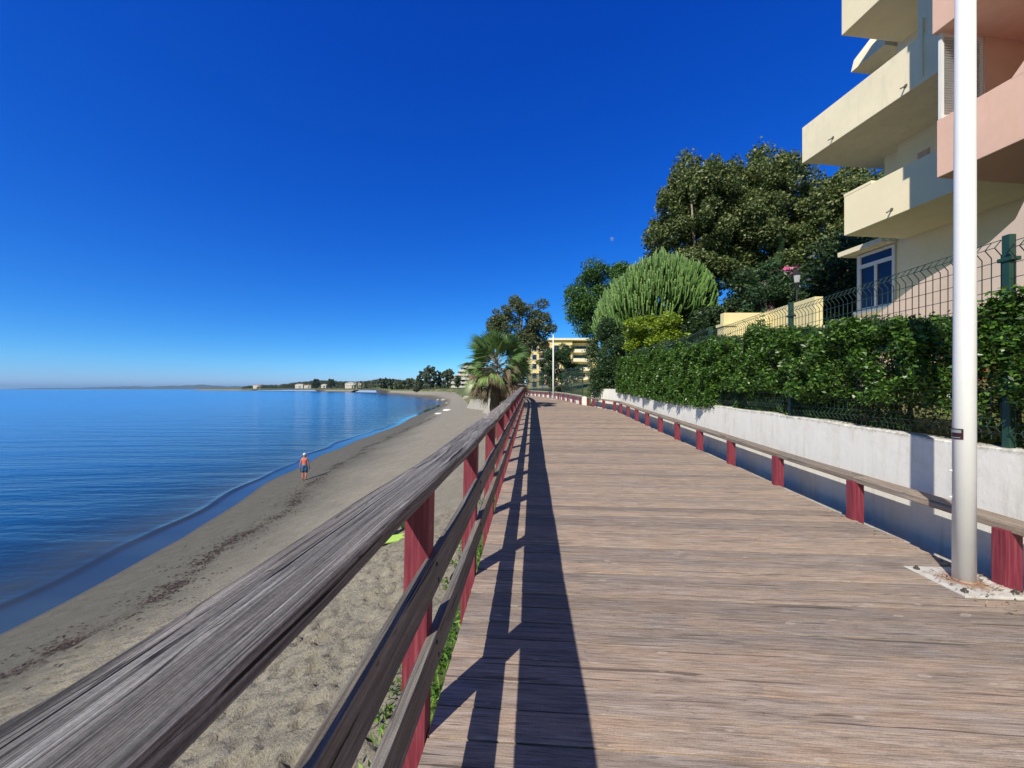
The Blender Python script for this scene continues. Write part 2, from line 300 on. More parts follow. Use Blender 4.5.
def seamat():
    m, t, o = newmat('sea_water'); L = t.links.new
    tc = N(t, 'ShaderNodeTexCoord'); at = N(t, 'ShaderNodeAttribute', attribute_name='deep')
    def noi(scale, rot, s, d=4, r=.55):
        mp = N(t, 'ShaderNodeMapping'); mp.inputs['Scale'].default_value = s; mp.inputs['Rotation'].default_value = (0, 0, rot); L(tc.outputs['Object'], mp.inputs[0])
        n = N(t, 'ShaderNodeTexNoise', i_Scale=scale, i_Detail=d, i_Roughness=r); L(mp.outputs[0], n.inputs['Vector']); return n.outputs[0]
    swell = noi(.22, R(-58), (.25, 1.6, 1), 3); chop = noi(1.6, R(-40), (.45, 1.3, 1), 5, .6); rip = noi(7, R(10), (.6, 1.2, 1), 3)
    big = noi(.012, R(5), (.3, 1.6, 1), 3)
    m1 = N(t, 'ShaderNodeMath', operation='MULTIPLY'); L(swell, m1.inputs[0]); m1.inputs[1].default_value = 1.3
    m2 = N(t, 'ShaderNodeMath', operation='MULTIPLY_ADD'); L(chop, m2.inputs[0]); m2.inputs[1].default_value = .30; L(m1.outputs[0], m2.inputs[2])
    m3 = N(t, 'ShaderNodeMath', operation='MULTIPLY_ADD'); L(rip, m3.inputs[0]); m3.inputs[1].default_value = .05; L(m2.outputs[0], m3.inputs[2])
    rs = ramp(t, [(0.0, 0.0), (.06, .03), (.12, .5), (.4, 1.0)]); L(at.outputs['Fac'], rs.inputs[0])
    st = N(t, 'ShaderNodeMath', operation='MULTIPLY'); L(rs.outputs[0], st.inputs[0]); st.inputs[1].default_value = .55
    b = N(t, 'ShaderNodeBump', i_Distance=.35); L(st.outputs[0], b.inputs['Strength']); L(m3.outputs[0], b.inputs['Height'])
    rc = ramp(t, [(0, (.055, .085, .088)), (.07, (.045, .055, .042)), (.14, (.060, .075, .055)), (.24, (.02, .045, .065)), (.42, (.003, .07, .20)), (.7, (.0, .135, .44)), (1, (.0, .19, .60))]); L(at.outputs['Fac'], rc.inputs[0])
    rb = ramp(t, [(.35, .8), (.65, 1.15)]); L(big, rb.inputs[0]); c = mixc(t, 1.0, rc.outputs[0], rb.outputs[0], 'MULTIPLY')
    rw = ramp(t, [(.35, .82), (.65, 1.12)]); L(swell, rw.inputs[0]); c = mixc(t, 1.0, c, rw.outputs[0], 'MULTIPLY')
    p = N(t, 'ShaderNodeBsdfPrincipled', i_Roughness=.12, i_IOR=1.34); L(c, p.inputs['Base Color']); L(b.outputs[0], p.inputs['Normal'])
    rr = ramp(t, [(0, .06), (.4, .10), (1, .16)]); L(at.outputs['Fac'], rr.inputs[0]); L(rr.outputs[0], p.inputs['Roughness'])
    ri = ramp(t, [(.02, 1.0), (.08, 0.0)]); L(at.outputs['Fac'], ri.inputs[0]); mi = N(t, 'ShaderNodeMath', operation='MULTIPLY_ADD'); L(ri.outputs[0], mi.inputs[0]); mi.inputs[1].default_value = .26; mi.inputs[2].default_value = 1.34; L(mi.outputs[0], p.inputs['IOR'])
    L(p.outputs[0], o.inputs[0]); return m
M_sea = seamat()
def wallmat():
    m, t, o = newmat('white_render'); L = t.links.new
    tc = N(t, 'ShaderNodeTexCoord')
    mp = N(t, 'ShaderNodeMapping'); mp.inputs['Scale'].default_value = (6, 6, .7); L(tc.outputs['Object'], mp.inputs[0])
    n = N(t, 'ShaderNodeTexNoise', i_Scale=1.5, i_Detail=8, i_Roughness=.7); L(mp.outputs[0], n.inputs['Vector'])
    n2 = N(t, 'ShaderNodeTexNoise', i_Scale=3.0, i_Detail=9, i_Roughness=.72); L(tc.outputs['Object'], n2.inputs['Vector'])
    r = ramp(t, [(.35, (.90, .89, .86)), (.55, (.86, .84, .80)), (.72, (.70, .67, .61))]); L(n.outputs[0], r.inputs[0])
    r2 = ramp(t, [(.52, 0.0), (.76, .45)]); L(n2.outputs[0], r2.inputs[0]); c = mixc(t, r2.outputs[0], r.outputs[0], (.56, .52, .44))
    at = N(t, 'ShaderNodeAttribute', attribute_name='edge')
    n3 = N(t, 'ShaderNodeTexNoise', i_Scale=12, i_Detail=8, i_Roughness=.8); L(tc.outputs['Object'], n3.inputs['Vector'])
    md = N(t, 'ShaderNodeMath', operation='MULTIPLY'); L(n3.outputs[0], md.inputs[0]); L(at.outputs['Fac'], md.inputs[1])
    r3 = ramp(t, [(.38, 0.0), (.6, .85)]); L(md.outputs[0], r3.inputs[0]); c = mixc(t, r3.outputs[0], c, (.30, .27, .21))
    b = N(t, 'ShaderNodeBump', i_Strength=.45, i_Distance=.02); L(n2.outputs[0], b.inputs['Height'])
    p = N(t, 'ShaderNodeBsdfPrincipled', i_Roughness=.8); L(c, p.inputs['Base Color']); L(b.outputs[0], p.inputs['Normal']); p.inputs['Specular IOR Level'].default_value = .2
    L(p.outputs[0], o.inputs[0]); return m
M_wall = wallmat()
M_cream = plain('cream_render', (.90, .80, .57), .85, .07, 1.5, .3, 90, dirt=None, spec=.2)
M_creamd = plain('weathered_cream_render', (.90, .81, .60), .85, .10, 1.2, .3, 90, dirt=(.74, .66, .50), spec=.2)
M_pink = plain('pink_render', (.78, .51, .42), .85, .10, 1.5, .35, 90, dirt=(.74, .47, .36), spec=.2)
M_palepink = plain('pale_pink_render', (.74, .58, .48), .85, .08, 1.2, .3, 90, spec=.2)
M_terra = plain('added_wall_terracotta', (.38, .15, .09), .85, .15, 4, .3, 60)
M_yellow = plain('yellow_render', (.78, .68, .40), .85, .10, 1.0, .3, 70, dirt=(.70, .58, .30), spec=.2)
M_whitepaint = plain('white_pole_paint', (.74, .75, .77), .55, .05, 4, .05, 40)
M_plate = plain('base_plate_paint', (.66, .64, .61), .6, .25, 9, .3, 60, dirt=(.36, .17, .09))
def _rust(m):
    t = m.node_tree; L = t.links.new; p = [n for n in t.nodes if n.bl_idname == 'ShaderNodeBsdfPrincipled'][0]; src = p.inputs['Base Color'].links[0].from_socket
    tc = N(t, 'ShaderNodeTexCoord'); ln = N(t, 'ShaderNodeVectorMath', operation='LENGTH'); L(tc.outputs['Object'], ln.inputs[0])
    mr = N(t, 'ShaderNodeMapRange'); mr.inputs['From Min'].default_value = .07; mr.inputs['From Max'].default_value = .27; mr.inputs['To Min'].default_value = .42; mr.inputs['To Max'].default_value = -.10; L(ln.outputs['Value'], mr.inputs['Value'])
    n = N(t, 'ShaderNodeTexNoise', i_Scale=26, i_Detail=8, i_Roughness=.75); L(tc.outputs['Object'], n.inputs['Vector'])
    ad = N(t, 'ShaderNodeMath', operation='ADD'); L(mr.outputs[0], ad.inputs[0]); L(n.outputs[0], ad.inputs[1]); r = ramp(t, [(.60, 0.0), (.85, .85)]); L(ad.outputs[0], r.inputs[0])
    L(mixc(t, r.outputs[0], src, (.30, .15, .085)), p.inputs['Base Color'])
_rust(M_plate)
M_bolt = plain('bolt_steel', (.10, .09, .08), .6, .2, 30, .2, 60, metal=.3)
M_green = plain('green_fence_paint', (.018, .060, .045), .45, .15, 8, .1, 50)
M_wire = plain('fence_wire', (.030, .060, .052), .5, .1, 8, 0, 50)
M_metal = plain('spout_metal', (.25, .22, .18), .5, .3, 20, .2, 60, metal=.6)
M_white = plain('white_joinery', (.78, .79, .80), .5, .06, 5, .05, 40)
M_dark = plain('dark_metal', (.02, .02, .022), .5, .1, 5, .05, 40)
M_bark = plain('bark', (.13, .10, .075), .9, .35, 5, 1.0, 18)
M_barkpale = plain('pale_bark', (.32, .29, .25), .85, .35, 4, .6, 14)
M_stone = plain('pale_stone', (.42, .39, .34), .9, .25, 3, .8, 14)
M_whitebld = plain('far_white_render', (.58, .55, .50), .8, .06, .3, 0, 5)
M_yellowbld = plain('far_yellow_render', (.82, .66, .30), .8, .06, .3, 0, 5)
M_orange = plain('far_salmon_render', (.62, .33, .20), .8, .06, .3, 0, 5)
M_roof = plain('roof_tile', (.45, .20, .12), .85, .2, 2, .5, 10)
def glassmat(name, col=(.012, .02, .05), rough=.05):
    m, t, o = newmat(name); p = N(t, 'ShaderNodeBsdfPrincipled', i_Roughness=rough, i_IOR=1.5)
    tc = N(t, 'ShaderNodeTexCoord'); n = N(t, 'ShaderNodeTexNoise', i_Scale=1.3, i_Detail=2); t.links.new(tc.outputs['Object'], n.inputs['Vector'])
    r = ramp(t, [(.3, col), (.7, tuple(x*1.8 for x in col))]); t.links.new(n.outputs[0], r.inputs[0]); t.links.new(r.outputs[0], p.inputs['Base Color'])
    t.links.new(p.outputs[0], o.inputs[0]); return m
M_glass = glassmat('window_glass')
M_hedge = leafmat('hedge_leaves', (.020, .058, .010), (.066, .155, .024), (.17, .31, .052), .28, .38)
M_plane = leafmat('plane_tree_leaves', (.050, .085, .024), (.130, .180, .052), (.33, .35, .15), .22, .5)
M_darkleaf = leafmat('dark_evergreen_leaves', (.012, .030, .010), (.028, .062, .018), (.07, .13, .035), .2, .5)
M_round = leafmat('clipped_evergreen_leaves', (.028, .080, .014), (.075, .175, .028), (.09, .18, .035), .2, .5)
M_lime = leafmat('lime_leaves', (.09, .16, .012), (.22, .34, .022), (.42, .50, .05), .3, .45)
M_euph = leafmat('spurge_stems', (.060, .135, .030), (.13, .25, .060), (.24, .39, .11), .15, .55)
M_ole = leafmat('oleander_leaves', (.018, .045, .018), (.045, .105, .040), (.10, .18, .07), .2, .5)
M_euc = leafmat('eucalyptus_leaves', (.055, .080, .032), (.115, .145, .065), (.22, .25, .13), .25, .5)
M_far = leafmat('far_tree_leaves', (.045, .065, .035), (.085, .11, .055), (.16, .19, .09), .15, .7)
M_frond = leafmat('palm_fronds', (.035, .080, .025), (.11, .20, .06), (.30, .40, .14), .2, .4)
M_drylf = leafmat('dry_palm_fronds', (.10, .075, .045), (.25, .20, .13), (.45, .38, .26), .15, .7)
M_weed = leafmat('weed_leaves', (.05, .12, .015), (.12, .26, .03), (.25, .40, .06), .3, .5)
M_seaweed = leafmat('dried_seaweed', (.030, .017, .015), (.052, .030, .026), (.095, .065, .052), .0, .8)
M_pinkfl = leafmat('pink_petals', (.75, .12, .35), (.85, .25, .50), (.9, .45, .6), .3, .6)
M_palefl = leafmat('pale_petals', (.75, .35, .42), (.8, .55, .55), (.85, .7, .68), .3, .6)

# ---------------------------------------------------------------- layout curves
def I(x, xs, ys): return float(np.interp(x, xs, ys))
ZY = [-5, 2.5, 6, 9, 12, 15, 18, 21, 24.5, 26, 29, 33, 43, 70]; ZZ = [0, 0, .07, .16, .25, .345, .45, .52, .61, .68, .77, .85, .93, 1.0]
def zd(y): return I(y, ZY, ZZ)
LY = [-5, 22, 24.5, 27, 30, 33, 38, 44, 52]; LX = [-.76, .70, .82, .90, .90, .74, .10, -1.3, -4.5]
def xl(y): return I(y, LY, LX)                          # deck left edge
RY = [-5, 3.1, 12, 19.6, 21.1, 22.6, 23.6, 24.4, 26, 29, 33, 43, 52]; RX = [3.36, 3.93, 4.60, 5.17, 4.97, 4.72, 4.5, 4.30, 4.07, 3.75, 3.25, 1.30, -1.5]
def xr(y): return I(y, RY, RX)                          # deck right edge
WY = [-5, 19.8, 21.4, 23.8]; WX = [3.69, 5.55, 5.36, 4.90]
def xw(y): return I(y, WY, WX)                          # white wall front face
SY = [-60, -15, 10, 16, 25, 36, 41, 56, 92, 134, 184, 249, 398, 645, 900, 1190, 1500, 1800, 2600]
SX = [-14, -12.9, -13.3, -13.6, -15.9, -18.1, -18.4, -18.8, -22.4, -25.4, -33.6, -54.6, -111, -220, -420, -655, -1050, -1500, -1700]
def shore(y): return I(y, SY, SX) + .25*math.sin(y*.21)*(1 if y < 90 else 0) + .12*math.sin(y*.63+1)*(1 if y < 60 else 0)
SEA = -4.6
EY = [-60, 43, 50, 75, 154, 290, 320, 400, 500, 900, 1500, 1800, 2600]
EX = [0, -1.4, -3.0, -8, -20, -44, -70, -104, -145, -395, -1035, -1480, -1680]
def xe(y):
    if y < 42: return xl(y) - .75
    return I(y, EY, EX)
def ground_z(x, y):
    s = shore(y); e = xe(y)
    if x < e:
        u = (x-s)/(e-s); zb = -1.35+zd(y)*.8 if y < 43 else I(y, [43, 75, 154, 300, 400], [-.7, -1.9, -1.6, -.4, -.6])
        if u < 0: return SEA + max(-3.5, (x-s)*.12)
        return SEA + (zb-SEA)*I(u, [0, .12, .3, .5, .7, .85, 1], [0, .07, .21, .41, .65, .84, 1])
    if y < 24:
        w = xw(y); z0 = zd(y)
        return I(x, [e, xl(y), w+.06, w+.17, w+2.2, w+4, w+7, w+16, w+60, w+400], [-1.35+z0*.8, -1.1+z0, -.8+z0, .98+z0, 1.15+z0, 1.9+z0, 2.8, 3.2, 5, 12])
    if y < 44:
        r = xr(y)+.5; z0 = zd(y)
        return I(x, [e, xl(y), r-.2, r, r+4, r+12, r+60, r+400], [-1.35+z0*.8, -1.1+z0, -.7+z0, .35+z0, 1.2+z0, 3, 5, 12])
    zb = I(y, [43, 75, 154, 300, 400], [-.7, -1.9, -1.6, -.4, -.6])
    return I(x-e, [0, 1.0, 3, 12, 50, 400, 3000], [zb, zb+.8, zb+1.6, 1.4 if y < 400 else 0, 3.0, 8, 26])

# ---------------------------------------------------------------- ground, beach, sea
def grid_object(name, ys, colfun, mat, zf, attr=None, smooth=True):
    V = []; A = []; n = None
    for y in ys:
        xs = colfun(y); n = len(xs)
        for i, x in enumerate(xs):
            V.append((x, y, zf(x, y, i)));
            if attr: A.append(attr[1](x, y))
    m = len(ys); F = [(j*n+i, j*n+i+1, (j+1)*n+i+1, (j+1)*n+i) for j in range(m-1) for i in range(n-1)]
    me = npmesh(name, V, F, smooth)
    if attr:
        a = me.attributes.new(attr[0], 'FLOAT', 'POINT'); a.data.foreach_set('value', np.asarray(A, dtype=np.float32))
    o = link(name, me, mat); return o
ys_beach = list(np.arange(-14, 0, .8)) + list(np.arange(0, 8, .045)) + list(np.arange(8, 16, .12)) + list(np.arange(16, 45, .4)) + list(np.geomspace(45, 2600, 90))
ub = np.concatenate([np.linspace(-1.0, -.1, 5), np.linspace(-.06, .5, 40), np.linspace(.505, 1.0, 130)])
pits = []
for k in range(6500):
    py = 0.2 + 9.5*random.random()**1.0; px = -random.random()*8.5 - .6
    pits.append((px, py, (.028+.06*random.random()**2.5), .012+.032*random.random(), random.random()*3.14, random.uniform(1, 2.4)))
pit = np.array(pits)
cell = {}
for i, p in enumerate(pits): cell.setdefault((int(p[0]//.5), int(p[1]//.5)), []).append(i)
def pitz(x, y):
    if not (0 < y < 10 and -9.5 < x < 0): return 0
    d = 0; cx, cy = int(x//.5), int(y//.5)
    for a in (-1, 0, 1):
        for b in (-1, 0, 1):
            for i in cell.get((cx+a, cy+b), ()):
                px, py, r, h, an, el = pits[i]; dx, dy = x-px, y-py
                if abs(dx) > .35 or abs(dy) > .35: continue
                u = (dx*math.cos(an)+dy*math.sin(an))/el; v = -dx*math.sin(an)+dy*math.cos(an); q = (u*u+v*v)/(r*r)
                if q < 9: d += h*(-math.exp(-q)+.5*math.exp(-(math.sqrt(q)-1.6)**2*3))
    return d
def bz(x, y, i): 
    z = ground_z(x, y) + pitz(x, y)
    if y < 45 and x < xe(y): z += .025*math.sin(x*1.7+y*.6)*math.sin(y*1.1-x*.4) if x > shore(y)+3 else 0
    return z
def bcols(y): 
    s, e = shore(y), xe(y)
    return [s+(e-s)*u if u >= 0 else s+u*14 for u in ub]
def wetness(x, y):
    s, e = shore(y), xe(y); d = x-s
    if d < 0: return 1.0
    L = min(max((e-s)*.62, 3.0), 30)
    return max(0, 1 - d/L*.9)
beach = tag(grid_object('beach', ys_beach, bcols, M_sand, bz, ('wet', wetness)), kind='structure')
ys_g = list(np.arange(-14, 46, 1.0)) + list(np.geomspace(46, 2600, 70))
def gcols(y):
    e = xe(y)
    if y < 24: w = xw(y); return [e, xl(y), w+.06, w+.17, w+1, w+2.2, w+4, w+7, w+16, w+60, w+400, w+3000]
    if y < 44: r = xr(y)+.5; return [e, xl(y), r-.2, r, r+1, r+2.2, r+4, r+7, r+16, r+60, r+400, r+3000]
    return [e+k for k in (0, .6, 1.0, 2, 3, 7, 12, 25, 50, 150, 400, 3000)]
ground = tag(grid_object('ground', ys_g, gcols, M_ground, lambda x, y, i: ground_z(x, y), None, False), kind='structure')

# sea surface: follows the shore line near the beach, with one small wave running up it
def sea_obj():
    ys = list(np.arange(-30, 4, 1.0)) + list(np.arange(4, 60, .3)) + list(np.geomspace(60, 2600, 110)) + [4000, 8000, 16000, 30000]
    ds = [-1.5, -.05, 0, .3, .6, .9, 1.15, 1.3, 1.4, 1.5, 1.6, 1.75, 1.95, 2.2, 2.6, 3.2, 4, 5.5, 8, 12, 18, 28, 45, 80, 150, 400, 1500, 6000, 30000]
    V = []; A = []
    for y in ys:
        s = shore(min(y, 2600)); k = 1+.25*math.sin(y*.17)+.12*math.sin(y*.9)
        flat = 1 if y < 150 else 0
        for d in ds:
            dd = d*k if 0 < d <= 2.2 else (d+2.2*(k-1)*max(0, 1-(d-2.2)/7) if d > 2.2 else d)
            z = SEA + .012
            if 0 <= dd < 1.5: z = SEA + .012 + (0.02 - .02*dd/1.5)*0
            h = .075*(.65+.35*math.sin(y*.31+1))*flat
            z += h*math.exp(-((dd-1.3*k)/((.09 if dd < 1.3*k else .30)))**2)
            V.append((s-dd, y, z)); a = I(d, [0, .85, 1.2, 1.8, 3.5, 9, 30, 120], [0, .02, .07, .12, .2, .38, .6, 1])
            if flat == 0: a = max(a, .5)
            A.append(a)
    n = len(ds); m = len(ys); F = [(j*n+i, (j+1)*n+i, (j+1)*n+i+1, j*n+i+1) for j in range(m-1) for i in range(n-1)]
    me = npmesh('sea', V, F, True); a = me.attributes.new('deep', 'FLOAT', 'POINT'); a.data.foreach_set('value', np.asarray(A, dtype=np.float32))
    return tag(link('sea', me, M_sea), kind='structure')
sea = sea_obj()

# distant hills across the bay
def hills():
    M_h = plain('hill_scrub', (.10, .12, .09), .95, .3, .002, 0, 1)
    rows = []
    xs = np.linspace(-17500, -6500, 160)
    prof = lambda x: 40 + 110*max(0, math.sin((x+16200)/8600*math.pi))**.8 * (.75+.25*math.sin(x*.0016+1)+.12*math.sin(x*.0043)) + 12*math.sin(x*.011)
    for (dy, f) in ((-900, 0), (-500, .35), (0, .8), (300, 1.0), (900, .7), (2500, 0)):
        rows.append([(x, 14000+dy+300*math.sin(x*.0007), -12+(prof(x)*f+ (8 if f else 0))) for x in xs])
    V = [p for r in rows for p in r]; n = len(xs)
    F = [(j*n+i, j*n+i+1, (j+1)*n+i+1, (j+1)*n+i) for j in range(len(rows)-1) for i in range(n-1)]
    return tag(link('distant_hills', npmesh('distant_hills', V, F, True), M_h), kind='structure')
hills()

# ---------------------------------------------------------------- boardwalk deck
def deck():
    mb = MB(); pitch = .18; y = -3.0; k = 0; ta = math.tan(R(4.3))
    while y < 50:
        x0 = xl(y)+.004; yr = y - ta*4.3; x1 = xr(yr) + random.uniform(.02, .055)
        if y > 40: x0 -= 0
        z = zd(y); z1 = zd(yr+.3)
        z += random.uniform(-.0015, .0015); a = R(4.3); w = pitch-random.uniform(.007, .012); t = .045; 
        dirv = Vector((1, -ta, 0)); d = dirv.normalized(); nrm = Vector((-d.y, d.x, 0))
        p = Vector((x0, y, z-t/2)); q = Vector((x1, y-ta*(x1-x0), z1*0+z-t/2))
        mid = p.lerp(q, random.choice((.46, .54)))
        for (a_, b_) in ((p, q),):
            s_ = b_-a_
            u = nrm*(w/2); c = .0012
            prof = [(-1, -t/2), (1, -t/2), (1, t/2-c), (1-c/(w/2), t/2), (-1+c/(w/2), t/2), (-1, t/2-c)]
            vs = [o+u*i+Vector((0, 0, j)) for o in (a_, b_) for (i, j) in prof]
            mb.add(vs, [(5,4,3,2,1,0), (6,7,8,9,10,11)]+[(i, (i+1) % 6, (i+1) % 6+6, i+6) for i in range(6)], random.random())
        y += pitch; k += 1
    o = mb.build('boardwalk_deck', M_deck); return tag(o, kind='structure')
deck()
fr = MB()
for off in (.35, 1.5, 2.7, 3.75):
    for y in range(-3, 40, 2): fr.beam((xl(y)+off, y, zd(y)-.16), (xl(y+2)+off, y+2, zd(y+2)-.16), .07, .2, .5)
tag(fr.build('boardwalk_joists', M_rail2), kind='structure')
# ---------------------------------------------------------------- left railing
def interp_line(yf, off, zf, y0, y1, step=.3):
    pts = []; y = y0
    while y < y1-1e-6: pts.append(y); y += step
    pts.append(y1); return [(yf(v)+off, v, zf(v)) for v in pts]
def plankmesh(mb, y0, y1, xoff, w, z0, h, wav=0, seed=0, step=.15, chamf=.006, r=None, slope=0):
    """board that follows the left edge, wobbly the way old timber is"""
    n = max(2, int((y1-y0)/step)+1); vs = []
    ph = seed*1.7
    for i in range(n):
        y = y0+(y1-y0)*i/(n-1); c = xl(y)+xoff
        e1 = wav*(math.sin(y*2.3+ph)+.6*math.sin(y*5.1+ph*2)); e2 = wav*.6*(math.sin(y*3.1+ph*3)+.5*math.sin(y*7.3+ph))
        a, b = c-w/2+e1-(.04*min(1, max(0, (.52-y)/.2)) if w > .15 else 0), c+w/2+e2; zb = zd(y)+z0; zt = zb+h + wav*.5*math.sin(y*1.9+ph)
        vs += [(a+chamf*.3, y, zb), (b-chamf*.3, y, zb), (b, y, zb+chamf), (b, y, zt-chamf-slope), (b-chamf, y, zt-slope), (c, y, zt+slope*.3), (a+chamf*2.0, y, zt), (a, y, zt-chamf*2), (a, y, zb+chamf)]
    m = 9; fs = [(i*m+k, i*m+(k+1) % m, (i+1)*m+(k+1) % m, (i+1)*m+k) for i in range(n-1) for k in range(m)]
    fs += [tuple(range(m)), tuple(reversed(range((n-1)*m, n*m)))]
    mb.add(vs, fs, random.random() if r is None else r)
rail = empty('railing', (xl(6)-.06, 6, zd(6)), 0, 'tall railing of red posts and grey boards on the beach side of the boardwalk', 'railing')
post_y = [-1.25, .28] + [1.80+1.5*k for k in range(17)]+[27.3, 28.8, 30.3, 31.8, 33.3, 34.8, 36.3, 37.8, 39.3, 40.8]
post_y = sorted(set(post_y))
# post: two planks thick, fixed to the deck's edge
pm = None
for i, y in enumerate(post_y):
    z0 = -.42; z1 = 1.13
    if pm is None:
        mb = MB(); mb.box((0, 0, (z0+z1)/2), (.114, .095, z1-z0))
        pm = mb.build('post', M_red, rail, bevel=.005, keep=False)
        o = pm
    else:
        o = pm.copy(); COL.objects.link(o); o.parent = rail
    o.matrix_parent_inverse = Matrix.Translation(rail.location).inverted()
    sl_ = (xl(y+.5)-xl(y-.5))
    o.location = (xl(y)-.059, y, zd(y)); o.rotation_euler = (0, R(1.2), -math.atan(sl_))
cuts = [-1.6, 4.8, 7.8, 12.3, 16.8, 21.3, 25.8, 31.8, 41.0]
for i in range(len(cuts)-1):
    mb = MB(); plankmesh(mb, cuts[i]+.003, cuts[i+1]-.003, -.060, .205, 1.132, .058, wav=.005 if i < 2 else .002, seed=i+1, step=.06 if i < 2 else .3, chamf=.007, slope=.002)
    mb.build('handrail', M_rail, rail)
cuts2 = [-1.6, 3.3, 7.8, 12.3, 16.8, 21.3, 25.8, 31.8, 41.0]
for i in range(len(cuts2)-1):
    mb = MB(); plankmesh(mb, cuts2[i]+.003, cuts2[i+1]-.003, .0225, .042, .665, .165, wav=.0015, seed=i+5, chamf=.0015); mb.build('middle_rail', M_rail2, rail)
    mb = MB(); plankmesh(mb, cuts2[i]+.003, cuts2[i+1]-.003, .0225, .042, .305, .165, wav=.0015, seed=i+9, chamf=.0015); mb.build('bottom_rail', M_rail2, rail)

bolt0 = None
for y in post_y[:9]:
    for zc in (.70, .79, .345, .43):
        if bolt0 is None:
            mb = MB(); mb.tube([(0, 0, 0), (.005, 0, 0), (.008, 0, 0)], [.011, .010, .004], 8); bolt0 = o = mb.build('bolt', M_bolt, rail, keep=False)
        else: o = bolt0.copy(); COL.objects.link(o); o.parent = rail
        o.matrix_parent_inverse = Matrix.Translation(rail.location).inverted(); o.location = (xl(y)+.044, y+(.02 if zc in (.70, .345) else -.02), zd(y)+zc)

# ---------------------------------------------------------------- right kerb rail
def low_railing(name, ys, label, joints, near=False):
    t = empty(name, (xr(ys[0])+.02, ys[0], zd(ys[0])), 0, label, 'railing', None)
    proto = None
    for y in ys:
        ang = -math.atan(xr(y+.4)-xr(y-.4))
        if proto is None:
            mb = MB(); mb.box((0, 0, .08), (.13, .10, .76)); proto = o = mb.build('post', M_red, t, bevel=.005, keep=False)
        else: o = proto.copy(); COL.objects.link(o); o.parent = t
        o.matrix_parent_inverse = Matrix.Translation(t.location).inverted()
        o.location = (xr(y)+.055, y, zd(y)); o.rotation_euler = (0, 0, ang)
    for a, b in zip(joints[:-1], joints[1:]):
        pts = [a+(b-a)*i/8 for i in range(9)]; mb = MB(); vs = []; c = .012
        w = .205; h = .068; m = 8; rr = random.random()
        for y in pts:
            x = xr(y)+.135; z = zd(y)+.445
            vs += [(x-w/2, y, z+.006), (x-w/2+.006, y, z), (x+w/2-.006, y, z), (x+w/2, y, z+.006), (x+w/2, y, z+h-c), (x+w/2-c, y, z+h), (x-w/2+c, y, z+h), (x-w/2, y, z+h-c)]
        n = len(pts); fs = [(i*m+k, i*m+(k+1) % m, (i+1)*m+(k+1) % m, (i+1)*m+k) for i in range(n-1) for k in range(m)]+[tuple(range(m)), tuple(reversed(range((n-1)*m, n*m)))]
        mb.add([(p[0], p[1]+(.003 if i < m else (-.003 if i >= (n-1)*m else 0)), p[2]) for i, p in enumerate(vs)], fs, rr); mb.build('handrail', M_bench, t)
    return t
low_railing('low_railing', [-1.4, .1, 1.6]+[3.1+1.5*k for k in range(12)]+[21.1, 22.6, 23.3], 'knee-high rail of grey planks on red posts beside the tall white wall', [-1.8, 1.6, 4.6, 9.1, 13.6, 18.1, 19.6, 21.1, 23.5])
low_railing('low_railing', [24.5+1.45*k for k in range(13)], 'farther knee-high rail on red posts in front of the low white wall past the gap', [24.4, 28.85, 33.2, 37.55, 42.1])

# ---------------------------------------------------------------- white walls
def wallstrip(name, pts, thick, label, zb):
    """pts: (x, y, top z); real thickness to the landward side"""
    V = []; E = []
    for i, (x, y, zt) in enumerate(pts):
        a = pts[max(i-1, 0)]; b = pts[min(i+1, len(pts)-1)]; d = Vector((b[0]-a[0], b[1]-a[1], 0)).normalized(); n = Vector((d.y, -d.x, 0))*thick
        zs = [zb(y), zt-.10, zt-.012, zt]
        for (ox, z, e) in ((0, zs[0], 0), (0, zs[1], .35), (0, zs[2], 1), (.012/thick, zs[3], 1), (1-.012/thick, zs[3], 1), (1, zs[2], 1), (1, zs[0], 0)):
            V.append((x+n.x*ox, y+n.y*ox, z)); E.append(e)
    m = 7; L = len(pts); F = [(i*m+k, (i+1)*m+k, (i+1)*m+k+1, i*m+k+1) for i in range(L-1) for k in range(m-1)]
    me = bpy.data.meshes.new(name); me.from_pydata(V, [], F+[tuple(range(m)), tuple(reversed(range((L-1)*m, L*m)))])
    a = me.attributes.new('edge', 'FLOAT', 'POINT'); a.data.foreach_set('value', E)
    o = link(name, me, M_wall); tag(o, label, 'wall'); rebase(o, (pts[0][0], pts[0][1], zb(pts[0][1]))); return o
wy = list(np.arange(-3, 19.9, .25))+[20.6, 21.4, 22.6, 23.8]
wallstrip('retaining_wall', [(xw(y), y, zd(y)+1.07+.012*math.sin(y*1.3)+.006*math.sin(y*4.7)) for y in wy], .22, 'tall white rendered wall beside the boardwalk, with the hedge and mesh fence on top', lambda y: -1.4)
wy2 = list(np.arange(24.6, 48, .8))
wallstrip('low_wall', [(xr(y)+.24, y, zd(y)+.52) for y in wy2], .22, 'low white wall at the far bend of the boardwalk, beyond the gap', lambda y: -1.2)
mb = MB(); mb.bb(4.44, 4.72, 24.30, 24.58, -.5, zd(24)+.50); p = mb.build('gate_pillar', M_wall, bevel=.01, loc=(4.58, 24.44, .6)); tag(p, 'short white pillar at the gap between the tall and the low white wall', 'pillar')

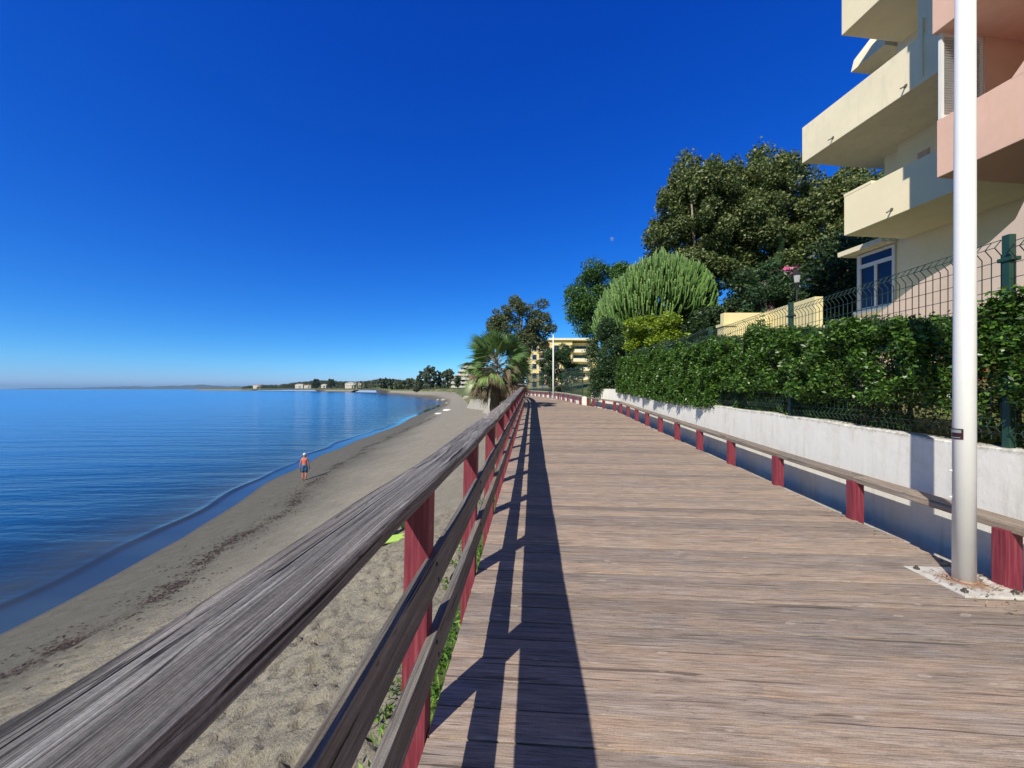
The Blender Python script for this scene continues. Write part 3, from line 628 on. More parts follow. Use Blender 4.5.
# ---------------------------------------------------------------- lamp posts
def lamp_post(x, y, z, h, r, label, near):
    t = empty('lamp_post', (x, y, z), R(-4), label, 'lamp post', 'white lamp posts on the boardwalk')
    mb = MB(); lean = .012 if near else 0
    mb.tube([(0, 0, .012), (lean*.3, 0, h*.3), (lean, 0, h)], [r, r*.97, r*.82], 40); mb.build('pole', M_whitepaint, t, True, keep=False)
    mb = MB(); mb.box((-.01, 0, .016), (.47, .50, .022)); mb.build('base_plate', M_plate, t, bevel=.003, keep=False)
    mb = MB(); mb.tube([(0, 0, .0272), (0, 0, .036), (0, 0, .044)], [r*1.10, r*1.06, r*.99], 40); mb.build('weld_collar', M_plate, t, True, keep=False)
    bs = [(-.19, -.19), (.17, -.19), (-.19, .19), (.17, .19)]; b0 = None
    for bx, by in bs:
        if b0 is None:
            mb = MB(); mb.tube([(0, 0, 0), (0, 0, .014)], [.022, .022], 6); mb.tube([(0, 0, .014), (0, 0, .03)], [.011, .010], 10); b0 = o = mb.build('bolt', M_bolt, t, keep=False)
        else: o = b0.copy(); COL.objects.link(o); o.parent = t
        o.location = (bx, by, .0272)
    mb = MB(); mb.tube([(lean, 0, h), (lean, 0, h+.06), (lean, 0, h+.08)], [r*.9, r*.9, r*.3], 24); mb.build('cap', M_whitepaint, t, True, keep=False)
    return t
lp = lamp_post(3.71, 3.16, 0, 5.9, .0685, 'thick white lamp post on a bolted white plate in the foreground at right', True)
lamp_post(3.14, 29.3, zd(29.3), 4.9, .06, 'thin distant white lamp post at the far bend of the boardwalk', False)
# small plate stuck round the near pole, with its own blurred light marks
def band(a0, a1, z0, z1, r, name, mat, parent, n=14):
    mb = MB(); vs = []
    for k in range(n+1):
        a = a0+(a1-a0)*k/n
        for rr_, zz in ((r, z0), (r, z1), (r-.0015, z1), (r-.0015, z0)): vs.append((rr_*math.cos(a), rr_*math.sin(a), zz))
    mb.add(vs, [(k*4+j, (k+1)*4+j, (k+1)*4+(j+1) % 4, k*4+(j+1) % 4) for k in range(n) for j in range(4)]+[(0,1,2,3), tuple(n*4+j for j in (3,2,1,0))])
    return mb.build(name, mat, parent, keep=False)
M_stick = plain('dark_red_sticker', (.045, .012, .02), .4, .3, 60, 0, 50); M_stick2 = plain('sticker_light', (.30, .34, .38), .4, .2, 60, 0, 50)
angc = math.atan2(-3.16, -3.71)
st = band(angc-R(80), angc+R(2), 1.19, 1.275, .0702, 'sticker', M_stick, lp); 
# the camera-left half of the pole carries it
st2 = band(angc-R(70), angc-R(8), 1.242, 1.266, .0712, 'marking', M_stick2, lp)
st3 = band(angc-R(70), angc-R(12), 1.200, 1.206, .0712, 'marking', M_stick2, lp)
for z in (.92, .70):
    mb = MB(); a = angc-R(80); mb.tube([(.064*math.cos(a), .064*math.sin(a), z), (.080*math.cos(a), .080*math.sin(a), z)], .009, 10); mb.build('rivet', M_whitepaint, lp, keep=False)

# ---------------------------------------------------------------- mesh fence on the white wall
def fence(name, ys, xf, zbf, H, label, wire=.0055, vs=.075, hs=.13, cover=None, bendtop=True):
    t = empty(name, (xf(ys[0]), ys[0], zbf(ys[0])), 0, label, 'fence')
    for y in ys:
        mb = MB(); x = xf(y)+.005; zb = zbf(y)
        mb.tube([(x, y, zb-.05), (x, y, zb+H+.03)], [.028, .028], 10) if False else mb.box((x, y, zb+H/2), (.06, .06, H+.06))
        o = mb.build('post', M_green, t, bevel=.006)
        for zc in (zb+H-.19, zb+.95):
            m2 = MB(); m2.box((x, y, zc), (.085, .11, .035)); q = m2.build('clamp', M_green, None, bevel=.005)
            q.parent = o; q.matrix_parent_inverse = Matrix.Translation(t.location).inverted() if False else (Matrix.Translation(t.location) @ o.matrix_parent_inverse @ Matrix.Identity(4)).inverted() if True else None
    for a, b in zip(ys[:-1], ys[1:]):
        mb = MB(); p0 = Vector((xf(a), a+.05, 0)); p1 = Vector((xf(b), b-.05, 0)); d = (p1-p0); L = d.length; d.normalize(); n = Vector((-d.y, d.x, 0))
        if n.x > 0: n = -n
        za, zb_ = zbf(a), zbf(a)+ (zbf(b)-zbf(a))*.5
        za = zb_
        prof = [(0, 0), (0, .06), (.045, .12), (0, .18), (0, H*.5-.06), (.035, H*.5), (0, H*.5+.06), (0, H-.17), (.055, H-.10), (.0, H-.03)]
        nv = int(L/vs)
        def pt(s, o, z): return p0+d*s+n*o+Vector((0, 0, za+z))
        for k in range(nv+1):
            s = L*k/nv
            for (o0, z0), (o1, z1) in zip(prof[:-1], prof[1:]): mb.beam(pt(s, o0, z0), pt(s, o1, z1), wire, wire, .5)
        z = .06
        zz = []
        while z < H-.2: zz.append(z); z += hs
        for z in zz+[H-.10, H-.03, H*.5, .12]:
            o_ = np.interp(z, [q[1] for q in prof], [q[0] for q in prof]); mb.beam(pt(0, o_+.004, z), pt(L, o_+.004, z), wire, wire, .5)
        mb.build('panel', M_wire, t)
    return t
fence('mesh_fence', [.35, 3.43, 6.42, 9.5, 12.6, 15.7, 18.8], lambda y: xw(y)+.10, lambda y: zd(y)+1.085, 1.84, 'green welded mesh fence on top of the tall white wall, in front of the building')
fence('mesh_fence', [24.9, 27.6, 30.3], lambda y: xr(y)+.34, lambda y: zd(y)+.53, 1.85, 'distant green mesh fence on the low white wall in front of the shrubs', wire=.011, vs=.12, hs=.14)
fence('mesh_fence', [33.2, 36.5, 39.8, 43], lambda y: xr(y)+.34, lambda y: zd(y)+.53, 1.75, 'farthest green mesh fence at the end of the boardwalk, below the yellow building', wire=.016, vs=.10, hs=.10)

# ---------------------------------------------------------------- foliage
def leaves(name, C, size, mat, parent, aspect=.5, up=.3, keep=True, out=None, dark=None):
    """C (N,3) centres; every leaf is one small folded quad"""
    n = len(C); C = np.asarray(C, dtype=np.float64)
    a = rng.normal(size=(n, 3)); a[:, 2] = a[:, 2]*.7+up
    if out is not None: a += out*1.0
    a /= np.linalg.norm(a, axis=1)[:, None]
    b = np.cross(a, rng.normal(size=(n, 3))); b /= np.linalg.norm(b, axis=1)[:, None]
    nn = np.cross(a, b); s = size*(.6+.8*rng.random(n))[:, None]
    V = np.empty((n, 4, 3)); V[:, 0] = C-a*s*.5; V[:, 2] = C+a*s*.5; V[:, 1] = C+b*s*.5*aspect+nn*s*.08; V[:, 3] = C-b*s*.5*aspect+nn*s*.08
    F = np.arange(n*4).reshape(n, 4); r = np.clip(rng.random(n)**1.3, 0, 1)
    me = npmesh(name, V.reshape(-1, 3), F, False, r); return link(name, me, mat, parent, keep)
def blob_points(cl, n, shell=.55):
    """points inside a list of clumps (x,y,z,rx,ry,rz)"""
    cl = np.asarray(cl); w = cl[:, 3]*cl[:, 4]+cl[:, 3]*cl[:, 5]; idx = rng.choice(len(cl), n, p=w/w.sum())
    d = rng.normal(size=(n, 3)); d /= np.linalg.norm(d, axis=1)[:, None]; r = (shell+(1-shell)*rng.random(n))**.8*(1+.10*rng.normal(size=n))
    return cl[idx, :3]+d*cl[idx, 3:6]*r[:, None], d
def clumps(c, r, n, cr, flat=1.0, seed=0, inner=.25):
    g = np.random.default_rng(seed); out = []
    for k in range(n):
        d = g.normal(size=3); d /= np.linalg.norm(d); q = inner+(1-inner)*g.random()**.5; s = cr*(.6+.7*g.random())
        out.append((c[0]+d[0]*r[0]*q, c[1]+d[1]*r[1]*q, c[2]+d[2]*r[2]*q, s, s, s*flat*(.8+.3*g.random())))
    return out
def tree(name, base, crown_c, crown_r, nclump, cr, nleaf, size, mat, label, cat='tree', group=None, trunk_r=.22, bark=None, seed=1, flat=.8, aspect=.5, shell=.5, limbs=8, up=.2, extra=None, inner=.25, fl=None, spikes=False):
    t = empty(name, base, 0, label, cat, group); cl = clumps(crown_c, crown_r, nclump, cr, flat, seed, inner)
    if extra: cl += extra
    if spikes:      # upright leading shoots all over the top of the crown
        gs = np.random.default_rng(seed+50)
        for _ in range(70):
            a_ = gs.random()*6.283; q_ = gs.random()**.6; hh_ = math.sqrt(max(0.02, 1-q_*q_))
            cl.append((crown_c[0]+crown_r[0]*q_*math.cos(a_), crown_c[1]+crown_r[1]*q_*math.sin(a_), crown_c[2]+crown_r[2]*hh_*gs.uniform(.92, 1.1), .26, .26, gs.uniform(.5, .95)))
    P, D = blob_points(cl, nleaf, shell); leaves('crown', P, size, mat, t, aspect, up, out=D*.6)
    mb = MB(); g = random.Random(seed)
    top = Vector((crown_c[0], crown_c[1], crown_c[2]-crown_r[2]*.25)); b = Vector(base)
    m1 = b.lerp(top, .4)+Vector((g.uniform(-.2, .2), g.uniform(-.2, .2), 0))*crown_r[0]*.3
    mb.tube([b-Vector((0, 0, .2)), b.lerp(m1, .5), m1, top], [trunk_r*1.25, trunk_r, trunk_r*.8, trunk_r*.35], 8)
    for k in range(limbs):
        c = cl[g.randrange(len(cl))]; s = m1.lerp(top, g.random()*.8); e = Vector(c[:3]); mid = s.lerp(e, .5)+Vector((0, 0, -.08*(e-s).length))
        mb.tube([s, mid, e], [trunk_r*.42, trunk_r*.28, trunk_r*.1], 6)
    mb.build('trunk', bark or M_bark, t, True)
    if fl:
        k = rng.choice(len(P), fl[0], replace=False); Q = []
        for i in k:
            # blossoms sit on the outside of the crown
            c = np.array(crown_c); d = P[i]-c; q = P[i]+d*.08
            Q += [q+rng.normal(size=3)*fl[1]*.35 for _ in range(7)]
        leaves('blossom', np.array(Q), fl[1], fl[2], t, .8, 0)
    return t
G = lambda x, y: ground_z(x, y)

# hedge along the fence
def hedge():
    t = empty('hedge', (xw(8)+.6, 8, G(xw(8)+.6, 8)), 0, 'long leafy green hedge growing through the mesh fence above the tall white wall', 'hedge')
    n = 300000; y = 1.0+19*rng.random(n)**1.45
    top = np.interp(y, [1, 2.6, 3.3, 3.9, 4.5, 5.2, 6.3, 8, 12, 18, 20], [2.6, 2.55, 2.45, 2.36, 2.31, 2.42, 2.55, 2.62, 2.80, 3.05, 3.1])
    top = top+.09*np.sin(y*2.9)+.07*np.sin(y*6.1+1)+.04*np.sin(y*13)
    z0 = np.interp(y, ZY, ZZ)+1.02
    wv = np.interp(y, WY, WX)
    # cross-section: points near the front and the top skins, fewer inside
    q = rng.random(n); u = np.where(q < .55, -.02+.28*np.abs(rng.normal(size=n))*.5, rng.random(n)*1.0); h = np.where(q < .55, rng.random(n), np.where(q < .85, 1-.22*rng.random(n)**1.5, rng.random(n)))
    front = np.where((h < .30) & (y < 9), .20, -.03)+.05*np.sin(y*3.7+h*4)+.05*np.sin(y*8.3-h*7)+.04*np.sin(h*19+y*5) + np.clip((y-7)/6, 0, 1)*(-.10)
    x = wv+front+u*1.0
    z = z0+(top-z0)*h+.03*rng.normal(size=n)
    hang = (y > 7) & (h < .12); z = np.where(hang, z-.10*rng.random(n), z)
    # thin, stemmy foot close to the camera
    keep = ~((h < .27) & (y < 5.6) & (rng.random(n) < .65)) & ~((h < .45) & (y > 4.1) & (y < 4.7) & (rng.random(n) < .6))
    gap = np.sin(y*4.3+h*5.0)+np.sin(y*9.1-h*11+2)+.6*np.sin(h*23+y*3); keep &= ~((gap < -1.5) & (q < .55))
    P = np.stack([x, y, z], 1)[keep]
    sz = np.clip(.036+.0042*P[:, 1], .045, .09)[:, None]
    leaves('foliage', P, sz, M_hedge, t, .46, .25)
    mb = MB()
    for k in range(70):
        y0 = 1.6+15*random.random()**1.3; x0 = xw(y0)+.45+.5*random.random(); z_ = G(x0, y0)
        pts = [Vector((x0, y0, z_-.05))]
        for j in range(3): pts.append(pts[-1]+Vector((random.uniform(-.09, .09), random.uniform(-.12, .12), .38)))
        mb = MB(); mb.tube(pts, [.02, .016, .012, .008], 6); mb.build('stem', M_bark, t)
hedge()
# long shoots above the hedge
tree('plane_tree', (13.0, 27, G(13, 27)), (13.3, 27, 12.4), (3.5, 3.6, 4.5), 150, .80, 90000, .165, M_plane, 'tall green plane tree farthest left of the three behind the branching spurge', group='plane trees behind the garden', trunk_r=.3, seed=3, bark=M_barkpale, extra=[(10.9, 27, 15.0, .5, .5, .9), (11.3, 26.5, 16.2, .5, .5, 1.0), (14.9, 26.5, 15.6, .45, .5, .9), (12.2, 27, 17.0, .9, .9, 1.4), (13.8, 27, 15.9, .9, .9, 1.2)], aspect=.7, inner=.15, spikes=True)
tree('plane_tree', (18, 27, G(18, 27)), (17.6, 27, 12.4), (4.2, 3.6, 4.9), 180, .80, 90000, .165, M_plane, 'tallest plane tree, in the middle of the three above the yellow garden wall', group='plane trees behind the garden', trunk_r=.3, seed=5, bark=M_barkpale, extra=[(15.6, 27, 16.2, .5, .5, 1.0), (16.6, 26.5, 17.3, .5, .5, 1.0), (18.6, 26.6, 17.2, .5, .5, 1.0), (20.3, 26.5, 15.4, .5, .5, 1.0), (17.6, 27, 17.5, .9, .9, 1.4), (19.3, 27, 16.2, .9, .9, 1.3)], aspect=.7, inner=.15, spikes=True)
tree('plane_tree', (22.5, 25.5, G(22.5, 25)), (22.5, 25.5, 10.9), (3.6, 3.4, 4.7), 140, .78, 66000, .165, M_plane, 'dark plane tree partly hidden behind the lower cream balcony', group='plane trees behind the garden', trunk_r=.28, seed=8, bark=M_barkpale, extra=[(22.3, 25.5, 15.7, .8, .8, 1.1), (24.8, 25.5, 14.5, .8, .8, 1.1)], aspect=.7, inner=.15, spikes=True)
tree('evergreen_tree', (8.1, 34, G(8.1, 34)), (8.3, 34, 9.2), (3.0, 2.9, 3.6), 110, .95, 48000, .17, M_round, 'dense dark green rounded tree behind the left side of the branching spurge', trunk_r=.22, seed=11, inner=.5)
tree('oleander_bush', (5.65, 22.7, G(5.65, 22.7)), (5.65, 22.7, 3.3), (1.15, 1.0, 2.5), 90, .5, 30000, .14, M_ole, 'tall dark green bush at the end of the tall white wall', 'bush', trunk_r=.09, seed=12, aspect=.3, inner=.3)
tree('oleander_bush', (4.3, 33.0, G(4.3, 33)), (4.3, 33.0, 3.3), (1.75, 1.2, 2.1), 46, .45, 14000, .17, M_ole, 'dark bush with pale pink blossoms behind the far low white wall', 'bush', trunk_r=.09, seed=13, aspect=.3, inner=.3, fl=(26, .16, M_palefl))
tree('lime_shrub', (6.45, 17.6, G(6.45, 17.6)), (6.4, 17.6, 3.75), (1.35, 1.2, 1.35), 34, .42, 13000, .12, M_lime, 'bright lime green rounded shrub in front of the branching spurge', 'bush', trunk_r=.08, seed=14, inner=.4)
tree('oleander_bush', (9.9, 14.6, G(9.9, 14.6)), (9.95, 14.8, 5.0), (.95, .9, 1.6), 30, .4, 9000, .16, M_ole, 'dark green oleander with bright pink blossoms beside the garden lantern', 'bush', trunk_r=.08, seed=15, aspect=.3, inner=.3, fl=(30, .17, M_pinkfl))
tree('evergreen_bush', (9.3, 17.0, G(9.3, 17)), (9.3, 17.0, 4.1), (1.7, 1.2, 1.5), 36, .55, 11000, .15, M_darkleaf, 'dark low bush behind the yellow garden wall', 'bush', trunk_r=.09, seed=16)
tree('evergreen_bush', (13.0, 15.5, G(13, 15.5)), (13.6, 15.6, 5.0), (2.3, 1.6, 3.0), 60, .75, 19000, .17, M_darkleaf, 'big dark bush filling the corner between the lantern and the building', 'bush', trunk_r=.12, seed=17)
tree('evergreen_bush', (12.6, 21, G(12.6, 21)), (12.6, 21, 5.0), (3.2, 2.0, 2.8), 60, .85, 16000, .2, M_darkleaf, 'dark undergrowth bush below the plane trees, behind the date palm', 'bush', trunk_r=.12, seed=18)
tree('evergreen_bush', (18.5, 20, G(18.5, 20)), (18.5, 20, 6.0), (3.5, 2.0, 4.2), 70, .95, 16000, .22, M_darkleaf, 'dark tall bush behind the window end of the building', 'bush', trunk_r=.14, seed=19)
tree('eucalyptus_tree', (1.8, 62, G(1.8, 62)), (1.6, 62, 12.2), (4.9, 3.0, 4.3), 60, 1.05, 26000, .30, M_euc, 'grey green eucalyptus with an airy crown behind the fan palm', trunk_r=.35, seed=21, bark=M_barkpale, inner=.35, extra=[(5.0, 62, 11.6, 1.7, 1.2, 2.3), (-1.6, 62, 9.6, 1.8, 1.3, 2.2), (.6, 62, 14.0, 1.6, 1.2, 1.8), (1.6, 61, 8.6, 2.2, 1.4, 2.0), (4.8, 62, 8.6, 1.4, 1, 1.3)], limbs=14)
tree('evergreen_tree', (6.4, 60, G(6.4, 60)), (6.4, 60, 5.0), (2.6, 1.8, 3.0), 40, .7, 9000, .24, M_darkleaf, 'dark leafy tree in front of the yellow apartment building', trunk_r=.15, seed=22)
tree('evergreen_tree', (1.0, 56, G(1, 56)), (.4, 56, 4.6), (2.6, 1.8, 3.4), 40, .75, 9000, .24, M_darkleaf, 'dark tree behind the fan palm, below the eucalyptus', trunk_r=.15, seed=23)

# candelabra spurge: hundreds of upright fleshy stems on a dome
def spurge():
    t = empty('candelabra_spurge', (8.8, 24, G(8.8, 24)), 0, 'huge dome-shaped candelabra spurge with upright pale green cactus-like stems', 'plant')
    mb = MB(); per = []; c = Vector((8.86, 24, 5.2)); Rx, Rz = 3.8, 4.25; g = random.Random(4)
    for k in range(3400):
        a = g.random()*2*math.pi; q = math.sqrt(g.random())*1.0
        hh = math.sqrt(max(0, 1-q*q))
        lump = 1+.08*math.sin(a*3+1)+.05*math.sin(a*7)
        if g.random() < .35: lump *= .82
        tip = Vector((c.x+Rx*q*math.cos(a)*lump, c.y+Rx*.85*q*math.sin(a)*lump, c.z+.35+.75*math.cos(a)*q+Rz*(hh**.75)*lump*g.uniform(.80, 1.02)))
        L = g.uniform(.6, 1.15); inn = Vector((math.cos(a)+g.uniform(-.3, .3), math.sin(a)+g.uniform(-.3, .3), 0))*(-.75*L*q)
        if tip.z < 5.4: continue
        p0 = tip-Vector((0, 0, L))+inn; p1 = tip-Vector((0, 0, L*.6))+inn*.25; r_ = g.uniform(.030, .050)
        per.append((tip.y, [p0, p1, tip-Vector((0, 0, .06)), tip], [r_*.8, r_, r_*.95, r_*.3], g.random()))
    per.sort(key=lambda q: q[0])
    for k, (_, pts, rr_, rv) in enumerate(per):
        if k < 100:
            m1 = MB(); m1.tube(pts, rr_, 5, rv); m1.build('stem', M_euph, t)
        else: mb.tube(pts, rr_, 5, rv)
    mb.build('stems', M_euph, t)['kind'] = 'stuff'
    mb = MB(); b = Vector((8.8, 24, G(8.8, 24)-.1))
    mb.tube([b, b+Vector((0, 0, 1.4))], [.3, .24], 8)
    for k in range(26):
        a = k/26*2*math.pi+g.random()*.2; q = g.uniform(.35, .8)
        e = Vector((c.x+Rx*q*math.cos(a), c.y+Rx*.8*q*math.sin(a), c.z+1.0+1.5*(1-q)))
        mb.tube([b+Vector((0, 0, 1.2)), b.lerp(e, .55)+Vector((0, 0, -.1)), e], [.14, .10, .06], 6)
    mb.build('trunk', M_barkpale, t)
spurge()
tree('oleander_bush', (7.1, 21.6, G(7.1, 21.6)), (7.1, 21.6, 3.2), (1.3, .9, 1.9), 50, .42, 15000, .13, M_darkleaf, 'dark bush squeezed between the tall oleander and the lime shrub', 'bush', trunk_r=.09, seed=31, aspect=.35)
tree('evergreen_bush', (10.2, 22.5, G(10.2, 22)), (10.2, 22.5, 4.6), (1.9, 1.2, 2.4), 50, .6, 14000, .16, M_darkleaf, 'dark bush just right of the branching spurge, left of the date palm', 'bush', trunk_r=.09, seed=32)

# fan palm beside the railing
def fan_leaf(mb, base, direc, stem, L, droop, wind, r0, nseg=17, spread=1.9, stiff=1.0):
    d = Vector(direc).normalized(); s = base; up = Vector((0, 0, 1))
    e = s+d*stem+Vector((0, 0, -.06*stem)); mb[1].tube([s, s.lerp(e, .5)+Vector((0, 0, .03)), e], [.016, .012, .009], 4)
    side = d.cross(up).normalized(); side = Matrix.Rotation(random.uniform(-1.5, 1.5), 3, d) @ side; nrm = side.cross(d).normalized()
    for k in range(nseg):
        a = -spread/2+spread*k/(nseg-1); v = (d*math.cos(a)+side*math.sin(a)).normalized()
        l = L*(.72+.28*math.cos(a*.9))*random.uniform(.9, 1.05); w = .028*L/.8
        pl = v.cross(nrm).normalized()*w
        p0 = e; p1 = e+v*l*.55+wind*l*.10+Vector((0, 0, -droop*l*.12)); p2 = e+v*l*.95+wind*l*.22+Vector((0, 0, -droop*l*.55))
        # pleated segment: two faces
        hump = nrm*w*.5
        mb[0].add([p0, p1-pl, p1+hump, p1+pl, p2], [(0, 1, 2), (0, 2, 3), (1, 4, 2), (2, 4, 3)], min(1, max(0, r0+random.uniform(-.2, .2))))
def fan_palm():
    bx, by = -.95, 21.6; gz = G(bx, by)
    t = empty('fan_palm', (bx, by, gz), 0, 'windswept fan palm with hanging dry fronds on the beach side of the railing', 'palm tree')
    fr_ = MB(); pe = MB(); dry = MB(); dp = MB(); g = random.Random(3); top = Vector((bx+.1, by, 2.95)); wind = Vector((-.6, 0, .1))
    for k in range(44):
        a = k*2.39996; el = R(-2+84*((k*7 % 44)/44)); d = Vector((math.cos(a)*math.cos(el), math.sin(a)*math.cos(el), math.sin(el)))
        if g.random() < .3: d += Vector((-.35, 0, 0))
        fan_leaf((fr_, pe), top+Vector((0, 0, .2*g.random())), d, g.uniform(.7, 1.15), g.uniform(1.15, 1.45), .15+.3*g.random(), wind*g.random()*.5, g.uniform(.1, .6) if el > R(35) else g.uniform(.3, .9), nseg=13, spread=1.15)
    for k in range(14):      # older green fronds bending down
        a = k*2.39996+.5; el = R(g.uniform(-35, 8)); d = Vector((math.cos(a)*math.cos(el), math.sin(a)*math.cos(el), math.sin(el)))
        fan_leaf((fr_, pe), top-Vector((0, 0, .2*g.random())), d, g.uniform(.8, 1.2), g.uniform(.9, 1.2), .6, Vector((0, 0, 0)), g.uniform(.5, 1.0), nseg=13, spread=1.15)
    for k in range(46):
        a = k*2.39996+1; el = R(-60+75*g.random()); d = Vector((math.cos(a)*math.cos(el), math.sin(a)*math.cos(el), math.sin(el)))
        fan_leaf((dry, dp), top-Vector((0, 0, .0+1.3*g.random()**1.3)), d, g.uniform(.6, 1.35), g.uniform(.6, 1.0), 1.0, Vector((g.uniform(-.3, .3), 0, 0)), g.random(), nseg=11, spread=1.2)
    fr_.build('frond_blades', M_frond, t); pe.build('frond_stalks', M_drylf, t); dry.build('dry_fronds', M_drylf, t); dp.build('dry_stalks', M_drylf, t)
    mb = MB(); pts = [(bx+.03*math.sin(j), by, gz-.2+(2.75-gz)*j/10) for j in range(11)]; mb.tube(pts, [.26+.03*(j % 2) for j in range(11)], 12); mb.build('trunk', M_bark, t)
fan_palm()
def date_palm():
    bx, by = 12.3, 18.4; gz = G(bx, by); t = empty('date_palm', (bx, by, gz), 0, 'feathery date palm with arching fronds below the plane trees', 'palm tree')
    fr_ = MB(); g = random.Random(9); top = Vector((bx, by, 6.0))
    for k in range(30):
        a = k*2.39996; el = R(10+65*g.random()); L = g.uniform(2.0, 2.8); d = Vector((math.cos(a)*math.cos(el), math.sin(a)*math.cos(el), math.sin(el))); side = d.cross(Vector((0, 0, 1))).normalized(); prev = top; P = []
        for j in range(15):
            s = j/14; p = top+d*L*s+Vector((0, 0, -1.1*s*s*math.cos(el))); P.append(p)
        rv = g.random()
        fr_.tube(P, [.018-.001*j for j in range(15)], 4, rv)
        for j in range(2, 15):
            for sg in (-1, 1):
                for hh in (0, .5):
                    p = P[j] if hh == 0 else P[j].lerp(P[j-1], .5)
                    v = (side*sg*.85+d*.5+Vector((0, 0, .25))).normalized()*.42*math.sin(math.pi*(.15+.8*j/15)); w = d*.018
                    fr_.add([p-w, p+v*.5-w*1.2, p+v, p+v*.5+w*1.2, p+w], [(0, 1, 2, 3, 4)], rv)
    fr_.build('fronds', M_frond, t); mb = MB(); mb.tube([(bx, by, gz-.2), (bx+.05, by, gz+2), (bx, by, 6.1)], [.24, .2, .24], 10); mb.build('trunk', M_bark, t)
date_palm()

# ---------------------------------------------------------------- the balconied building
BX = 10.87
bld = empty('apartment_building', (9.0, 10.45, 2.6), 0, 'cream and pink apartment building with overhanging solid balconies at upper right', 'building')
def P(name, mb, mat, bevel=0, par=None):
    return mb.build(name, mat, par or bld, bevel=bevel)
mb = MB(); mb.bb(BX, 20, 7.45, 10.62, 1.5, 14.6); P('cream_wall', mb, M_cream)
mb = MB(); mb.bb(BX-.003, 20, -6, 7.447, 1.5, 14.6); P('pink_wall', mb, M_palepink)
mb = MB(); mb.bb(BX+.03, 18, 10.625, 11.78, 1.5, 5.74); P('bay', mb, M_cream)
mb = MB(); mb.bb(BX-.25, 18, 10.63, 11.98, 5.743, 5.86); mb.box((BX+1.2, 11.36, 5.99), (3.2, 1.3, .14), 0, None, 0, R(-6)); P('eave', mb, M_creamd)
def tray(name, x0, x1, y0, y1, z0, z1, mat, th=.14):
    """solid-fronted balcony: slab, with the front and side parapets as a sub-part"""
    m = MB(); m.bb(x0, x1, y0, y1, z0, z0+.20); o = P(name, m, mat, .012)
    m = MB(); zz = z0+.002
    m.bb(x0-.004, x0+th, y0, y1+.004, zz-.004, z1); m.bb(x0+th, x1, y1-th, y1+.0035, zz-.0035, z1-.002); m.bb(x0+th, x1, y0-.003, y0+th, zz-.0035, z1-.002)
    q = m.build('parapet', mat, None, bevel=.01); q.parent = o
    return o
tray('cream_balcony', 9.0, BX-.002, 7.62, 10.43, 5.75, 6.80, M_cream)
m = MB(); m.bb(8.99, 9.136, 9.72, 10.437, 6.80, 6.87); P('parapet_step', m, M_cream)
tray('cream_balcony', 9.0, 12.6, 7.62, 11.75, 8.48, 9.56, M_creamd)
tray('cream_balcony', 9.0, BX-.002, 7.62, 10.5, 11.24, 12.4, M_cream)
m = MB(); m.prism([(10.55, 10.70, 11.32), (13.4, 10.70, 11.32), (13.4, 10.70, 13.0), (11.6, 10.70, 12.9), (10.65, 10.70, 11.7)], (0, .95, 0)); P('corner_gable', m, M_creamd)
mb = MB(); mb.bb(BX+.3, 18, 10.63, 11.2, 5.9, 14.4); P('end_wall', mb, M_cream)
tray('pink_balcony', 7.70, BX-.006, -4, 7.42, 5.60, 6.68, M_pink)
tray('pink_balcony', 7.60, BX-.006, -4, 7.42, 8.30, 9.45, M_pink)
tray('pink_balcony', 7.68, BX-.006, -4, 7.42, 11.1, 12.2, M_pink)
mb = MB(); mb.prism([(7.693, 6.42, 6.66), (7.693, 6.22, 6.90), (7.693, 5.9, 7.10), (7.693, 5.5, 7.25), (7.693, -4, 7.35), (7.693, -4, 6.66)], (.145, 0, 0)); P('raised_parapet', mb, M_pink)
mb = MB(); mb.bb(9.03, 9.17, 7.46, 8.74, 8.69, 11.20); P('side_screen', mb, M_creamd)
mb = MB(); mb.bb(8.965, 9.026, 8.60, 8.65, 8.60, 9.9); P('gap_shadow_strip', mb, M_creamd)  # thin strip put in for the dark shadow line of a gap
for (x, y, z) in ((8.99, 10.75, 8.62), (8.99, 8.95, 8.66), (8.99, 9.25, 5.92)):
    mb = MB(); mb.tube([(x, y, z), (x-.16, y-.02, z-.10)], .016, 8); mb.tube([(x, y, z-.005), (x-.006, y, z-.005)], .04, 10); P('drain_spout', mb, M_metal)
def shutter(x0, x1, z0, z1, y):
    fr0 = MB(); fr0.bb(x0+.06, x1-.06, y-.045, y, z0, z0+.07); fr0.bb(x0+.06, x1-.06, y-.045, y, z1-.07, z1)
    for xx in (x0, x1-.06): fr0.bb(xx, xx+.06, y-.047, y+.002, z0, z1)
    o = P('shutter', fr0, M_white)
    s = MB(); z = z0+.1
    while z < z1-.09: s.box(((x0+x1)/2, y-.022, z), (x1-x0-.121, .050, .010), 0, .5, R(38)); z += .047
    s.bb(x0+.061, x1-.061, y-.004, y-.001, z0+.07, z1-.07)
    q = s.build('slats', M_white, None); q.parent = o
for z0, z1 in ((6.683, 8.297), (9.453, 11.097)):  # lower pair is in view; upper pair added unseen to shade the side screen
    shutter(7.70, 8.62, z0, z1, 7.40)
    mb = MB(); mb.bb(8.625, BX-.01, 7.33, 7.41, z0, z1); P('end_partition', mb, M_pink)
mb = MB(); mb.bb(BX-.02, BX-.002, 9.85, 10.12, 7.66, 7.92); o = P('wall_vent', mb, M_pink)
s = MB()
for k in range(5): s.box((BX-.028, 9.985, 7.70+.045*k), (.02, .23, .018), 0, .4)
q = s.build('grille', M_palepink, None); q.parent = o
wx = BX+.03
f = MB(); y0, y1, z0, z1 = 10.66, 11.70, 3.98, 5.70
